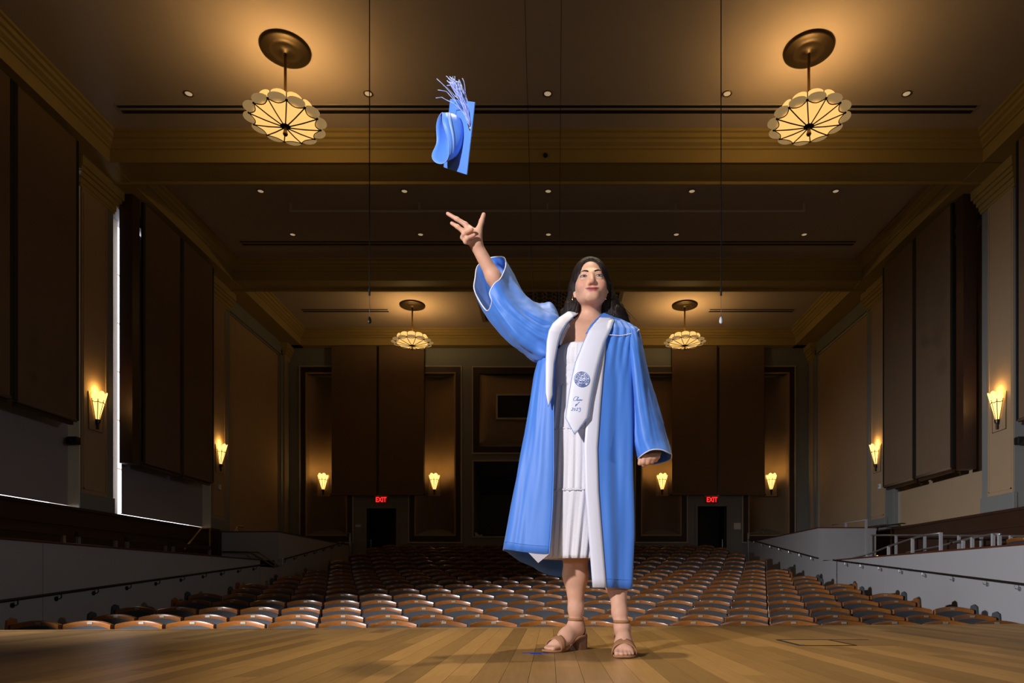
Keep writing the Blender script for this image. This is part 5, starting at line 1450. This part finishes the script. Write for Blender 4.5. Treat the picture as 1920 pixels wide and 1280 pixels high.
q.build('board', M['capm'], capo, bevel=0.002)
rows = []
for g, rad, dep in ((0, 0.055, -0.004), (0.15, 0.072, -0.012), (0.5, 0.078, -0.042), (1.0, 0.079, -0.066)):
    row = []
    for k in range(40):
        a = 2 * math.pi * k / 40
        pk = 0.026 * max(0, math.cos(a - 0.5)) ** 4 + 0.022 * max(0, math.cos(a - 0.5 - math.pi)) ** 4
        sq = 1 + 0.12 * math.cos(2 * a + 0.9) * g
        row.append(C3(rad * sq * math.cos(a) - 0.02 * g, rad * sq * 0.93 * math.sin(a) - 0.0 * g, dep - pk * g + 0.006 * g * math.sin(3 * a + 1)))
    rows.append(row)
MB().grid(rows, closed=True).build('skullcap', M['capm'], capo, smooth=True, solid=0.003, sub=1)
MB().tube(rows[-1], 0.0017, 6, closed=True).build('rim_piping', M['capl'], capo, smooth=True)
rows2 = [[tuple(Vector(p_) * 1.004) for p_ in rows[2]], [tuple(Vector(rows[2][k]).lerp(Vector(rows[3][k]), 0.35) * 1.006) for k in range(40)]]
MB().grid(rows2, closed=True).build('elastic_band', M['capl'], capo, smooth=True, solid=0.002)
MB().lathe([(0, 0.006), (0.008, 0.004), (0.01, 0)], 12).build('button', M['capm'], capo).location = C3(0, 0, 0.004)
t0 = Vector(P(882, 240, 2.66)) - cc
q = MB(); r4 = random.Random(11)
M['tassel'] = mat('pale_blue_tassel', (0.33, 0.42, 0.85), 0.45, sheen=0.3)
for k in range(95):
    ex, ey = r4.gauss(0, 6), r4.gauss(0, 4); ln = r4.uniform(0.55, 1.0)
    if k < 6: ln = 1.0; ex, ey = [(-22, 22), (-26, 8), (14, 28), (16, 20), (-14, 14), (-30, 38)][k]
    ctrl = [(882, 239), (876 + ex * 0.25, 212), (866 + ex * 0.5, 182 + ey * 0.3), (853 + ex * 0.8, 156 + ey * 0.7), (843 + ex + r4.uniform(-5, 6), 141 + ey + r4.uniform(-3, 14))]
    dd = 2.66 + r4.uniform(-0.015, 0.02)
    pts = []
    for j in range(9):
        t = j / 8 * 4 * ln; i = min(int(t), 3); f = t - i
        x_ = ctrl[i][0] * (1 - f) + ctrl[i + 1][0] * f + 2.0 * math.sin(j * 1.2 + k); y_ = ctrl[i][1] * (1 - f) + ctrl[i + 1][1] * f
        pts.append(Vector(P(x_, y_, dd - 0.01 * math.sin(j))) - cc if j else t0)
    q.tube(pts, 0.0015, 4)
q.build('tassel', M['tassel'], capo, smooth=True)['kind'] = 'stuff'
MB().tube([t0 + Vector((0.004, 0, -0.012)), t0, t0.lerp(Vector(P(877, 222, 2.66)) - cc, 0.5)], [0.006, 0.0075, 0.0065], 8).build('tassel_knot', M['gold'], capo, smooth=True)
MB().tube([C3(0, 0, 0.008), C3(0.01, 0.06, 0.006), C3(0.012, 0.118, 0.006), tuple(t0)], 0.0018, 5).build('tassel_cord', M['tassel'], capo)
